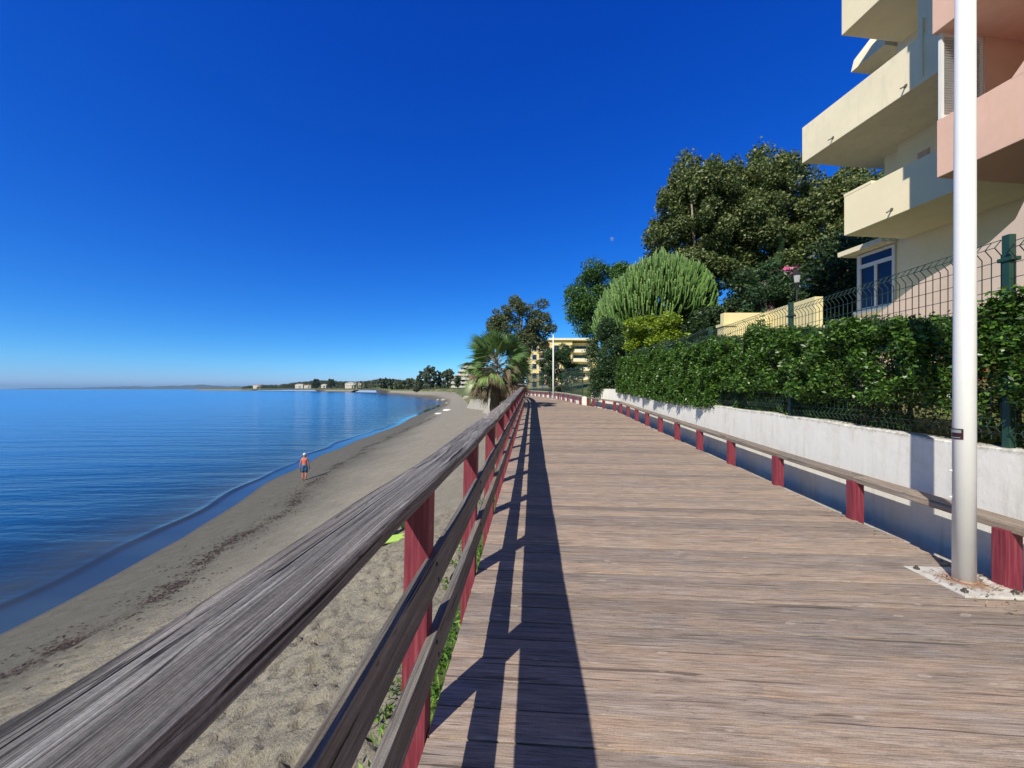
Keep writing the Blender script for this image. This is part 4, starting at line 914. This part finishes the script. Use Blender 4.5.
for a in ((y0, y0+.07, z0, z1), (y1-.09, y1, z0, z1), (y0+.07, y1-.09, z0, z0+.08), (y0+.07, y1-.09, z1-.07, z1), (y0+.07, y1-.09, z1-.42, z1-.31), ((y0+y1)/2-.04, (y0+y1)/2+.03, z0+.08, z1-.42)):
    f.bb(wx-.07, wx-.003, *a)
o = P('window', f, M_white)
g_ = MB(); g_.bb(wx-.03, wx-.006, y0+.06, y1-.08, z0+.05, z1-.03); q = g_.build('panes', M_glass, None); q.parent = o
g_ = MB(); g_.bb(wx-.16, wx-.002, y0-.02, y1+.06, z0-.10, z0-.003); q = g_.build('sill', M_white, None, bevel=.008); q.parent = o
bld.rotation_euler[2] = R(6.5)
mb = MB(); mb.bb(9.3, BX+.3, 10.2, 12.2, 2.2, 3.50); g_w = mb.build('planter_wall', M_creamd, loc=(9.6, 10.5, 2.5)); tag(g_w, 'low weathered wall standing under the white framed window', 'wall')
# added pale pink wall; its sloping top imitates a shadow edge on the facade
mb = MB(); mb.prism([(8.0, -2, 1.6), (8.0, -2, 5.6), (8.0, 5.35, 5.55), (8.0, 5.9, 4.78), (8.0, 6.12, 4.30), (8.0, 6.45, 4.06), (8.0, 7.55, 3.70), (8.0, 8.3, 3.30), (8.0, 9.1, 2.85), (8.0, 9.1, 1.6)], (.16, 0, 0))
sw = empty('lit_patch_wall', (8.08, 6.5, 1.9), 0, 'added pale pink wall behind the fence, its sloping top shaped as a shadow edge below the balconies', 'wall'); mb.build('lit_patch_panel', M_palepink, sw)
mb = MB(); mb.prism([(7.975, -2, 1.5), (7.975, -2, 3.3), (7.975, 6.3, 3.02), (7.975, 7.2, 2.7), (7.975, 7.2, 1.5)], (.022, 0, 0)); mb.build('added_terracotta_band', M_terra, sw)

# garden walls
gw = empty('garden_wall', (7.2, 10.5, 2.4), 0, 'pale yellow garden wall seen through the mesh fence, left of the building', 'wall')
mb = MB(); mb.bb(7.2, 7.4, 9.15, 11.0, 1.6, 3.80); mb.build('long_side', M_yellow, gw, bevel=.01)
mb = MB(); mb.bb(5.95, 7.198, 10.8, 11.0, 1.2, 3.74); mb.build('short_side', M_yellow, gw, bevel=.01)
mb = MB(); mb.bb(5.75, 6.1, 10.45, 10.78, 1.2, 3.30); mb.bb(5.72, 6.13, 10.42, 10.81, 3.302, 3.38); mb.build('pillar', M_yellow, gw, bevel=.01)
mb = MB(); mb.prism([(6.95, 8.9, 1.6), (6.95, 8.9, 2.75), (6.95, 8.4, 3.12), (6.95, 8.0, 3.05), (6.95, 7.6, 2.5), (6.95, 7.6, 1.6)], (.3, 0, 0)); o = mb.build('step_parapet', M_stone, bevel=.03, loc=(7.1, 8.3, 1.8)); tag(o, 'rough pale sloping parapet beside the yellow garden wall, above the hedge', 'wall')
def potted(x, y, z):
    t = empty('potted_plant', (x, y, z), 0, 'small spiky plant in a white pot in front of the yellow garden wall', 'plant')
    mb = MB(); mb.tube([(x, y, z), (x, y, z+.30), (x, y, z+.34)], [.12, .19, .2], 14); mb.build('pot', M_white, t, True)
    Q = np.array([x, y, z+.55])+rng.normal(size=(220, 3))*np.array([.14, .14, .14]); leaves('foliage', Q, .14, M_hedge, t, .25, .5)
potted(6.55, 10.3, 2.65)
mb = MB(); mb.bb(6.2, 7.0, 10.0, 10.6, 1.8, 2.65); o = mb.build('plinth', M_yellow, bevel=.01, loc=(6.6, 10.3, 1.8)); tag(o, 'yellow plinth under the white plant pot', 'plinth')
# lantern
def lantern():
    x, y = 8.95, 12.1; z = G(x, y); t = empty('garden_lantern', (x, y, z), 0, 'black garden lantern with white glass on a thin pole before dark bushes', 'lamp post')
    mb = MB(); mb.tube([(x, y, z-.05), (x, y, z+.1), (x, y, 4.72)], [.07, .03, .025], 10); mb.build('pole', M_dark, t)
    mb = MB(); mb.tube([(x, y, 4.94), (x, y, 5.18)], [.07, .10], 6); mb.build('glass', plain('lantern_glass', (.42, .44, .48), .3, .1, 9), t)
    mb = MB(); mb.tube([(x, y, 4.72), (x, y, 4.938)], [.03, .09], 6); mb.tube([(x, y, 5.182), (x, y, 5.22), (x, y, 5.32), (x, y, 5.38)], [.125, .12, .04, .01], 6); mb.build('lantern_frame', M_dark, t)
lantern()

# ---------------------------------------------------------------- far buildings
def yellow_block():
    D = 120; px = lambda p, d=D: (p-512)/385*d; t = empty('apartment_block', (13, D+6, G(13, D)), 0, 'distant yellow apartment block with pale balconies behind the dark trees', 'building')
    x0, x1, x2, x3 = px(528), px(539), px(549), px(560); x4, x5 = px(572), px(590); zt = 15.9
    mb = MB(); mb.bb(x0, x1, D, D+14, 0, zt); mb.bb(x1, x2, D+1.6, D+14, 0, zt); mb.bb(x2, x4, D-.6, D+14, 0, zt+.8); mb.bb(x4, x5+3, D+1.6, D+14, 0, zt+.3); mb.build('wall', M_yellowbld, t)
    mb = MB(); mb.bb(x0-.7, x2, D-.8, D+14, zt, zt+.6); mb.bb(x2-.3, x5+3.2, D-1.3, D+14, zt+.82, zt+1.4); mb.build('roof', M_creamd, t)
    for k in range(5):
        z = 1.9+2.85*k
        mb = MB(); mb.bb(x1, x2, D+.0, D+1.59, z-.3, z+.75); mb.build('balcony', M_whitebld, t)
        mb = MB(); mb.bb(x4, x5, D+.0, D+1.59, z-.3, z+.75); mb.build('balcony', M_creamd, t)
        for (a, b, dd) in ((x0+1.1, x0+2.6, D), (x1+.4, x2-.5, D+1.6), (x2+1.3, x2+3.0, D-.6), (x2+4.6, x2+6.2, D-.6), (x4+.5, x5-.5, D+1.6)):
            f = MB(); f.bb(a-.15, b+.15, dd-.08, dd-.01, z+.2-.15, z+1.8+.15); o = f.build('window', M_whitebld, t)
            g2 = MB(); g2.bb(a+.25, b, dd-.12, dd-.082, z+.3, z+1.8); q = g2.build('pane', M_glass, None); q.parent = o
yellow_block()
def white_block(px0, px1, ytop, ybot, D, floors, label, seed):
    X = lambda p: (p-512)/385*D; Z = lambda q: 1.6+(389-q)*D/385; g = random.Random(seed); x0, x1 = X(px0), X(px1); zb = min(Z(ybot), G((x0+x1)/2, D)+.5); zt = Z(ytop)
    t = empty('terraced_block', ((x0+x1)/2, D+5, zb), 0, label, 'building'); fh = (zt-zb)/floors
    for k in range(floors):
        s = (x1-x0)*.09*max(0, k-1); z = zb+fh*k
        a, b = x0+s, x1-s*.4
        m = MB(); m.bb(a+.6, b-.6, D+1.5+s*.3, D+13, z-.02, z+fh-.25); m.build('storey_wall', M_whitebld, t)
        m = MB(); m.bb(a, b, D+s*.3, D+13.1, z+fh-.25, z+fh+.0); m.bb(a, b, D+s*.3-.01, D+s*.3+.25, z-.25, z+fh*.38); m.build('terrace', M_whitebld, t)
        n = max(2, int((b-a)/6))
        for j in range(n): m = MB(); xx = a+1.2+(b-a-2.4)*(j+.5)/n; m.bb(xx-1.4, xx+1.4, D+1.42+s*.3, D+1.49+s*.3, z+.4, z+fh-.5); m.build('window', M_glass, t)
    return t
white_block(451, 482, 363, 386, 335, 6, 'distant white terraced apartment block left of the fan palm', 1)
# ---------------------------------------------------------------- far coast: houses and trees
def house(px0, px1, ytop, ybot, D, roof, label, seed):
    X = lambda p: (p-512)/385*D; Z = lambda q: 1.6+(389-q)*D/385; x0, x1 = X(px0), X(px1); zb = Z(ybot)-3; zt = Z(ytop)
    t = empty('house', ((x0+x1)/2, D, zb), 0, label, 'house', 'white houses on the far shore'); g = random.Random(seed)
    m = MB(); m.bb(x0, x1, D, D+14, zb, zt); m.bb(x0+(x1-x0)*.15, x0+(x1-x0)*.6, D-2.5, D-.01, zb, zt-(zt-zb-3)*.4); m.build('wall', M_whitebld, t)
    m = MB(); w = (x1-x0)
    m.prism([(x0-.5, D-.6, zt+.01), (x1+.5, D-.6, zt+.01), (x1-w*.25, D+6, zt+(zt-zb)*.22), (x0+w*.25, D+6, zt+(zt-zb)*.22)], (0, .01, .001)) if False else m.add([(x0-.5, D-.6, zt+.01), (x1+.5, D-.6, zt+.01), (x1+.5, D+14.5, zt+.01), (x0-.5, D+14.5, zt+.01), (x0+w*.25, D+7, zt+2.2), (x1-w*.25, D+7, zt+2.2)], [(0,1,5,4), (1,2,5), (2,3,4,5), (3,0,4), (3,2,1,0)])
    m.build('roof', roof, t)
    n = max(2, min(5, int(w/5)))
    for j in range(n):
        xx = x0+w*(j+.5)/n; f = 2.5 if x0+w*.15 < xx < x0+w*.6 else 0
        m = MB(); m.bb(xx-.9, xx+.9, D-.12-f, D-.02-f, zt-2.6-(zt-zb-3)*.4, zt-1.2-(zt-zb-3)*.4); m.build('window', M_glass, t)
    return t
hs_ = [(253, 262, 385.2, 388, 1550, M_roof, 'low tiled white house nearest the tip of the far headland'), (277, 279.5, 385, 388, 1480, M_whitebld, 'tiny white house near the headland tip, right of the tiled house'),
       (295, 303, 384.6, 387.5, 1250, M_whitebld, 'white house with flat roof halfway along the far headland'), (304, 311, 385.3, 388, 1230, M_roof, 'white house with tiled roof beside the flat roofed one on the headland'),
       (321, 326, 384.8, 387, 1080, M_whitebld, 'small white house just right of the pointed headland tree'), (345, 357, 383.2, 387.2, 900, M_whitebld, 'long white house on the shore in the middle of the far coast'),
       (358, 364, 382.6, 386.5, 880, M_roof, 'white house right of the long white house on the far coast'), (389, 400, 381.5, 385.5, 640, M_whitebld, 'bright white villa at the right end of the far coast'), (369, 374, 383, 386, 840, M_roof, 'small tiled house between the long house and the villa')]
for i, h in enumerate(hs_): house(*h, i)
def woodland():
    cl = []; g = random.Random(5)
    for k in range(2400):
        p = g.uniform(243, 418); D = I(p, [243, 300, 345, 380, 418], [1620, 1300, 960, 720, 420])*g.uniform(1.0, 1.16)
        X = (p-512)/385*D; top = I(p, [243, 262, 280, 298, 318, 335, 350, 366, 380, 393, 405, 418], [386.8, 385.6, 385.2, 382.8, 381, 381.5, 382.2, 381.8, 379.6, 379.8, 380.8, 380])
        top += g.uniform(-1.0, 2.4); zt = 1.6+(389-top)*D/385; r = g.uniform(.6, 1.3)*D/385
        cl.append((X, D, zt-r, r*1.3, r*1.3, r))
        if g.random() < .6: cl.append((X, D-.5, (zt-r)*.5, r*1.2, r*1.2, r))
    for k in range(260):
        p = g.uniform(414, 500); D = g.uniform(430, 520); X = (p-512)/385*D; top = g.uniform(379, 385); zt = 1.6+(389-top)*D/385; r = g.uniform(1.0, 2.2)*D/385
        cl.append((X, D, zt-r, r*1.3, r, r)); cl.append((X, D-1, (zt-r)*.4, r*1.3, r, r*1.2))
    Pq, Dq = blob_points(cl, 110000, .5)
    o = leaves('far_woodland', Pq, 1.9, M_far, None, .8, .1); tag(o, 'dark low woodland all along the far headland', 'trees', kind='stuff')
woodland()
def far_tree(px, ytop, D, w, label, dens=1.0, mat=None, group='trees on the far shore', flat=1.0):
    X = (px-512)/385*D; zt = 1.6+(389-ytop)*D/385; w_ = w*D/385; gz = G(X, D); cz = gz+(zt-gz)*.52
    tree('shore_tree', (X, D, gz), (X, D, cz), (w_*.5, w_*.5, (zt-gz)*.44), 40, w_*.15, int(2600*dens), .009*D**.9*.6, mat or M_far, label, 'tree', group, trunk_r=w_*.035, seed=int(px*10), aspect=.8, limbs=5)
far_tree(316, 378.6, 1050, 7, 'pointed dark tree standing above the middle of the far headland')
far_tree(331.5, 378, 1000, 6, 'taller dark tree right of the pointed one on the far headland')
far_tree(383.5, 376.5, 600, 10, 'dark rounded tree left of the bright white villa')
far_tree(391, 378, 590, 7, 'dark tree just behind the roof of the bright white villa')
far_tree(409, 377.5, 480, 13, 'low dark tree at the left end of the near shore trees')
far_tree(420.5, 369.5, 372, 8, 'slim dark tree left of the tall shore tree', 1.2)
far_tree(430, 364.2, 350, 15, 'tallest dark tree on the shore behind the beach', 1.6)
far_tree(440, 369, 362, 9, 'dark tree just right of the tallest shore tree', 1.2)
far_tree(448, 368, 345, 13, 'broad dark tree beside the white terraced block', 1.5)
far_tree(400, 381, 540, 14, 'low bushy tree between the villa and the beach end')
far_tree(458, 374, 325, 7, 'small dark tree in front of the white terraced block')
far_tree(482, 352, 150, 26, 'dark tree behind the left side of the fan palm', 1.8)
# beach things
far_tree(416.3, 387.0, 362, 6, 'small dark rounded bush alone on the far sand', .6, group=None)
def boat(px, py, L, rz, label, sc=1.0):
    D = 5.6*385/(py-389)
    for _ in range(6): D = (1.6-G((px-512)/385*D, D))*385/(py-389)
    X = (px-512)/385*D; z = G(X, D); t = empty('small_boat', (X, D, z), rz, label, 'boat', 'white boats on the sand')
    n = 9; V = []; F = []
    for i in range(n):
        s = i/(n-1)*2-1; w = .42*L*.5*(1-abs(s)**2.4*.9); h = .16*L*(1-abs(s)**3*.6)
        for k in range(7):
            a = math.pi*k/6; V.append((s*L/2, w*math.cos(a), h*math.sin(a)))
    F = [(i*7+k, i*7+k+1, (i+1)*7+k+1, (i+1)*7+k) for i in range(n-1) for k in range(6)]+[tuple(range(7)), tuple(reversed(range((n-1)*7, n*7)))]
    m = MB(); m.add(V, F); m.build('hull', M_whitepaint, t, True, keep=False)
    m = MB(); m.tube([(-L/2, 0, .16*L*.45), (-L/4, 0, .16*L*.97+.02), (L/4, 0, .16*L*.97+.02), (L/2, 0, .16*L*.45)], .03, 6); m.build('keel', M_stone, t, keep=False)
boat(438.8, 414.0, 1.6, R(15), 'larger of two white upturned boats on the sand, nearer the camera')
boat(447.5, 410.6, 2.0, R(5), 'smaller looking white upturned boat lying beyond the first one')
def rocks():
    g = random.Random(6)
    for k, (px, py, s) in enumerate(((438, 399.5, 1.0), (443.5, 398.6, 1.3), (465, 393.5, 1.6), (466.5, 400, 1.2), (447, 403.5, .7))):
        D = 5*385/(py-389)
        for _ in range(6): D = (1.6-G((px-512)/385*D, D))*385/(py-389)
        X = (px-512)/385*D; m = MB(); z = G(X, D); m.sphere((X, D, z+.15*s), s*.9, s*.7, s*.55, 10, 7)
        m.v = [(v[0]+g.uniform(-.12, .12)*s, v[1]+g.uniform(-.12, .12)*s, v[2]+g.uniform(-.1, .1)*s) for v in m.v]
        o = m.build('boulder', M_stone, loc=(X, D, z)); tag(o, ['pale boulder at the tip of the beach curve', 'larger pale boulder right of the one at the beach curve', 'pale boulder against the shore wall near the palm', 'pale rock at the foot of the shore wall by the palm', 'small pale rock on the wet sand past the boats'][k], 'rock', 'boulders on the beach')
rocks()
# pale stone embankment along the head of the beach
m = MB(); eys = list(np.arange(30, 76, 1.2)); g = random.Random(8); vs = []
for y in eys:
    e = (xl(y)-1.3 if y < 44 else xe(y)+.1); zt = zd(y)-.35 if y < 44 else I(y, [44, 75], [.5, -.4])
    b = ground_z(e-.9, y)-.15
    vs += [(e-1.0+g.uniform(-.08, .08), y, b), (e-.55+g.uniform(-.08, .08), y, (b+zt)/2), (e-.15, y, zt), (e+.35, y, zt), (e+.4, y, b)]
m.add(vs, [(i*5+k, i*5+k+1, (i+1)*5+k+1, (i+1)*5+k) for i in range(len(eys)-1) for k in range(4)]+[(0,1,2,3,4), tuple((len(eys)-1)*5+k for k in (4,3,2,1,0))])
o = m.build('stone_embankment', M_stone, loc=(-1.5, 44, -1)); tag(o, 'pale stone bank at the head of the beach below the fan palm', 'embankment')

# ---------------------------------------------------------------- beach details
def seaweed():
    n = 30000; y = 4+70*rng.random(n)**2.0; s = np.array([shore(v) for v in y])
    off = 3.0+.035*y+np.where(rng.random(n) < .6, .22, .75)*rng.normal(size=n)+.35*np.sin(y*.8)
    patch = np.sin(y*3.1)+np.sin(y*1.3+2)+np.sin(y*7.7)+1.7*rng.normal(size=n); k = patch > .2
    x = s+off; P_ = np.array([(a, b, ground_z(a, b)+.012) for a, b in zip(x[k], y[k])])
    a = rng.random(len(P_))*6.28; a = np.where(rng.random(len(P_)) < .7, 1.45+.5*rng.normal(size=len(P_)), a); L_ = .014+.065*rng.random(len(P_))**2.5; V = np.empty((len(P_), 4, 3)); dx = np.stack([np.cos(a), np.sin(a), np.zeros(len(a))], 1); dy = np.stack([-np.sin(a), np.cos(a), np.zeros(len(a))], 1)
    V[:, 0] = P_-dx*L_[:, None]; V[:, 2] = P_+dx*L_[:, None]; V[:, 1] = P_+dy*L_[:, None]*.35+np.array([0, 0, .012]); V[:, 3] = P_-dy*L_[:, None]*.35+np.array([0, 0, .01])
    me = npmesh('seaweed', V.reshape(-1, 3), np.arange(len(P_)*4).reshape(-1, 4), False, rng.random(len(P_)))
    tag(link('seaweed', me, M_seaweed), 'dark red dried seaweed strewn in a line along the beach', 'seaweed', kind='stuff')
seaweed()
def weeds():
    Q = []
    for k in range(150):
        y = 1.9+14*random.random()**1.6; x = xl(y)-.12-.75*random.random()**1.4; s = random.uniform(.05, .14)
        if math.sin(y*2.1)+math.sin(y*4.7+1) < -.7: continue
        c = np.array([x, y, ground_z(x, y)+.03]); Q.append(c+rng.normal(size=(45, 3))*np.array([s, s, s*.35])+np.array([0, 0, s*.5]))
    Q = np.concatenate(Q); o = leaves('weeds', Q, .075, M_weed, None, .3, .6); tag(o, 'green weeds growing in the sand along the edge of the boardwalk', 'weeds', kind='stuff')
weeds()
def litter():
    n = 420; y = np.concatenate([2.6+.7*rng.random(170), 2.5+9*rng.random(250)]); P_ = []
    for k, v in enumerate(y):
        x = 3.45+.6*rng.random() if k < 170 else xr(v)-.02-abs(rng.normal())*.07
        if k < 170 and (x-3.71)**2+(v-3.16)**2 < .085**2: continue
        P_.append((x, v-.06*0, zd(v)+(.034 if (3.46 < x < 3.94 and 2.9 < v < 3.42) else .008)))
    Lf = leaves('leaf_litter', np.array(P_), .028, M_drylf, None, .35, 0); tag(Lf, 'dry leaf litter round the foot of the lamp post and along the deck edge', 'leaf litter', kind='stuff')
    M2 = Lf.data
litter()
# lime green pop-up shelter lying on the sand
def shelter():
    x, y = -2.62, 9.0; z = ground_z(x, y); t = empty('beach_shelter', (x, y, z), R(25), 'lime green folded fabric shelter on the sand behind the first red post', 'shelter')
    ml = plain('lime_fabric', (.50, .75, .18), .7, .12, 5, .3, 20); m = MB(); V = []; n = 12
    for i in range(n+1):
        a = math.pi*i/n
        for j in range(7): b = (math.pi*.5)*j/6; V.append((  .52*math.cos(a)*math.cos(b*.9), .5*math.sin(b)-.2, .62*math.sin(a)*math.cos(b*.9)+.01))
    m.add(V, [(i*7+j, (i+1)*7+j, (i+1)*7+j+1, i*7+j+1) for i in range(n) for j in range(6)]); o = m.build('canopy', ml, t, True, keep=False); sol = o.modifiers.new('s', 'SOLIDIFY'); sol.thickness = .012
    m = MB(); m.box((0, -.35, .03), (1.1, .34, .05), 0); m.build('ground_flap', ml, t, bevel=.015, keep=False)
    m = MB(); m.tube([(.52*math.cos(math.pi*i/10), -.21, .63*math.sin(math.pi*i/10)) for i in range(11)], .012, 6); m.build('hoop', M_dark, t, keep=False)
shelter()
def bag():
    x, y = -3.05, 8.6; z = ground_z(x, y); t = empty('beach_bag', (x, y, z), .4, 'small dark blue bag lying on the sand left of the lime shelter', 'bag'); mbl = plain('navy_cloth', (.02, .04, .10), .8, .2, 20, .4, 60)
    m = MB(); m.box((0, 0, .06), (.22, .12, .12)); m.build('body', mbl, t, bevel=.03, keep=False); m = MB(); m.tube([(-.07, 0, .11), (-.04, 0, .18), (.04, 0, .18), (.07, 0, .11)], .008, 6); m.build('strap', mbl, t, keep=False)
bag()

# ---------------------------------------------------------------- person walking on the wet sand
def person():
    x, y = -13.1, 24.3; z = ground_z(x, y); t_rot = R(8)
    skin = plain('tanned_skin', (.56, .17, .12), .55, .10, 6, 0, 40); skinr = skin
    V = []; E = []; RR = []
    def v(p, r, par=None):
        V.append(p); RR.append(r)
        if par is not None: E.append((par, len(V)-1))
        return len(V)-1
    pel = v((0, 0, .93), (.155, .115)); wai = v((0, .01, 1.07), (.150, .11), pel); che = v((0, .015, 1.27), (.175, .12), wai); sho = v((0, .01, 1.41), (.13, .095), che)
    nek = v((0, .015, 1.50), (.058, .06), sho); hd = v((0, .03, 1.585), (.078, .088), nek); hd2 = v((0, .03, 1.67), (.082, .095), hd); hd3 = v((0, .03, 1.735), (.05, .06), hd2)
    nose = v((0, .125, 1.60), (.018, .018), hd)
    for s in (-1, 1):
        sh = v((s*.17, .01, 1.40), (.062, .062), sho); el = v((s*.245, -.01+.03*s, 1.13), (.045, .045), sh); wr = v((s*.27, .05+.07*s, .90), (.029, .029), el); pa = v((s*.272, .065+.08*s, .83), (.036, .022), wr)
        for k in range(4):
            f1 = v((s*.275+(k-1.5)*.004, .04+.08*s+k*.019, .785), (.0095, .0095), pa); v((s*.268, .035+.08*s+k*.019, .74+.006*abs(k-1.5)), (.0085, .0085), f1)
        th = v((s*.262, .115+.08*s, .80), (.010, .010), pa)
        hp = v((s*.09, 0, .86), (.095, .10), pel); kn = v((s*.10, .05*s+.03, .50), (.062, .062), hp); ca = v((s*.10, .02*s-.02, .34), (.056, .058), kn); an = v((s*.10, .03*s-.03, .09), (.036, .036), ca); he = v((s*.10, .03*s+.02, .045), (.038, .036), an); v((s*.11, .03*s+.14, .03), (.035, .022), he)
    me = bpy.data.meshes.new('person'); me.from_pydata(V, E, []); o = link('person', me, skin)
    md = o.modifiers.new('skin', 'SKIN'); sv = me.skin_vertices[0].data
    for i, r in enumerate(RR): sv[i].radius = r
    sv[0].use_root = True
    md.use_smooth_shade = True; sb = o.modifiers.new('sub', 'SUBSURF'); sb.levels = 1; sb.render_levels = 2
    o.location = (x, y, z); o.rotation_euler = (0, 0, t_rot); o.scale = (.93, .93, .96)
    tag(o, 'sunburnt person in white cap and blue shorts walking away along the wet sand', 'person')
    blue = plain('blue_cloth', (.035, .12, .26), .8, .25, 14, .3, 40); white = plain('white_cloth', (.8, .78, .74), .8, .1, 14, .2, 40)
    m = MB()
    for s in (-1, 1): m.tube([(s*.06, 0, .97), (s*.085, 0, .86), (s*.10, .022*s+.012, .66), (s*.10, .035*s+.02, .55)], [.118, .128, .105, .100], 14)
    m.tube([(0, .005, 1.03), (0, 0, .95), (0, 0, .84)], [.155, .178, .15], 18); s_ = m.build('shorts', blue, o, True, keep=False)
    for vv in s_.data.vertices:
        if vv.co.z > .8: vv.co.y *= .78
    m = MB(); m.sphere((0, .03, 1.71), .102, .115, .085, 16, 10); m.add([(-.08, .12, 1.715), (.08, .12, 1.715), (.07, .22, 1.70), (0, .24, 1.695), (-.07, .22, 1.70), (-.08, .12, 1.73), (.08, .12, 1.73), (.07, .22, 1.712), (0, .24, 1.707), (-.07, .22, 1.712)], [(0,1,2,3,4), (9,8,7,6,5), (0,5,6,1), (1,6,7,2), (2,7,8,3), (3,8,9,4), (4,9,5,0)]); m.build('cap', white, o, True, keep=False)
    m = MB(); m.tube([(0, .005, 1.575), (0, .02, 1.66)], [.082, .098], 12); m.build('hair', plain('grey_hair', (.25, .22, .2), .8, .2, 30, .3, 60), o, True, keep=False)
    for s in (-1, 1): pass
    M = Matrix.Translation((x, y, z)) @ Matrix.Rotation(t_rot, 4, 'Z') @ Matrix.Diagonal((.93, .93, .96, 1))
    p = M @ Vector((.29, .15, .74)); b = MB(); b.tube([(0, 0, .03), (0, 0, -.03), (.01, 0, -.13), (0, 0, -.19)], [.015, .05, .085, .05], 12); b.v = [(q[0], q[1]*.6, q[2]) for q in b.v]; bo = b.build('plastic_bag', white, None, True); bo.location = p; tag(bo, 'small white bag hanging from the right hand of the walker', 'bag')
    p = M @ Vector((-.275, -.02, .74)); b = MB(); b.box((0, 0, -.06), (.09, .26, .03), 0, None, R(70)); b.box((.02, .02, -.06), (.08, .25, .02), .1, None, R(66)); b.tube([(0, -.03, 0), (.0, .02, -.06), (0, .0, -.12)], .012, 6); bo = b.build('sandals', M_dark, None, bevel=.01); bo.location = p; tag(bo, 'pair of dark sandals carried in the left hand of the walker', 'shoes')
person()

# faint day moon
def moon():
    m, t, o = newmat('moon_rock'); d = N(t, 'ShaderNodeBsdfDiffuse'); d.inputs[0].default_value = (.5, .5, .5, 1); tr = N(t, 'ShaderNodeBsdfTransparent'); mx = N(t, 'ShaderNodeMixShader'); mx.inputs[0].default_value = .22
    t.links.new(tr.outputs[0], mx.inputs[1]); t.links.new(d.outputs[0], mx.inputs[2]); t.links.new(mx.outputs[0], o.inputs[0])
    D = 42000; mb = MB(); mb.sphere((100/385*D, D, 1.6+150/385*D), 200, 200, 200, 24, 16); ob = mb.build('moon', m, None, True); tag(ob, kind='structure')
moon()

# ---------------------------------------------------------------- haze
def haze():
    m, t, o = newmat('sea_air'); pv = N(t, 'ShaderNodeVolumePrincipled'); pv.inputs['Color'].default_value = (.38, .68, 1.0, 1); pv.inputs['Density'].default_value = 3.0e-5; pv.inputs['Anisotropy'].default_value = .2
    t.links.new(pv.outputs[0], o.inputs['Volume']); mb = MB(); mb.bb(-36000, 36000, -3000, 36000, -14, 260); ob = mb.build('haze', m); tag(ob, kind='stuff'); ob['label'] = 'thin blue sea haze over the far shore'; ob['category'] = 'haze'
haze()
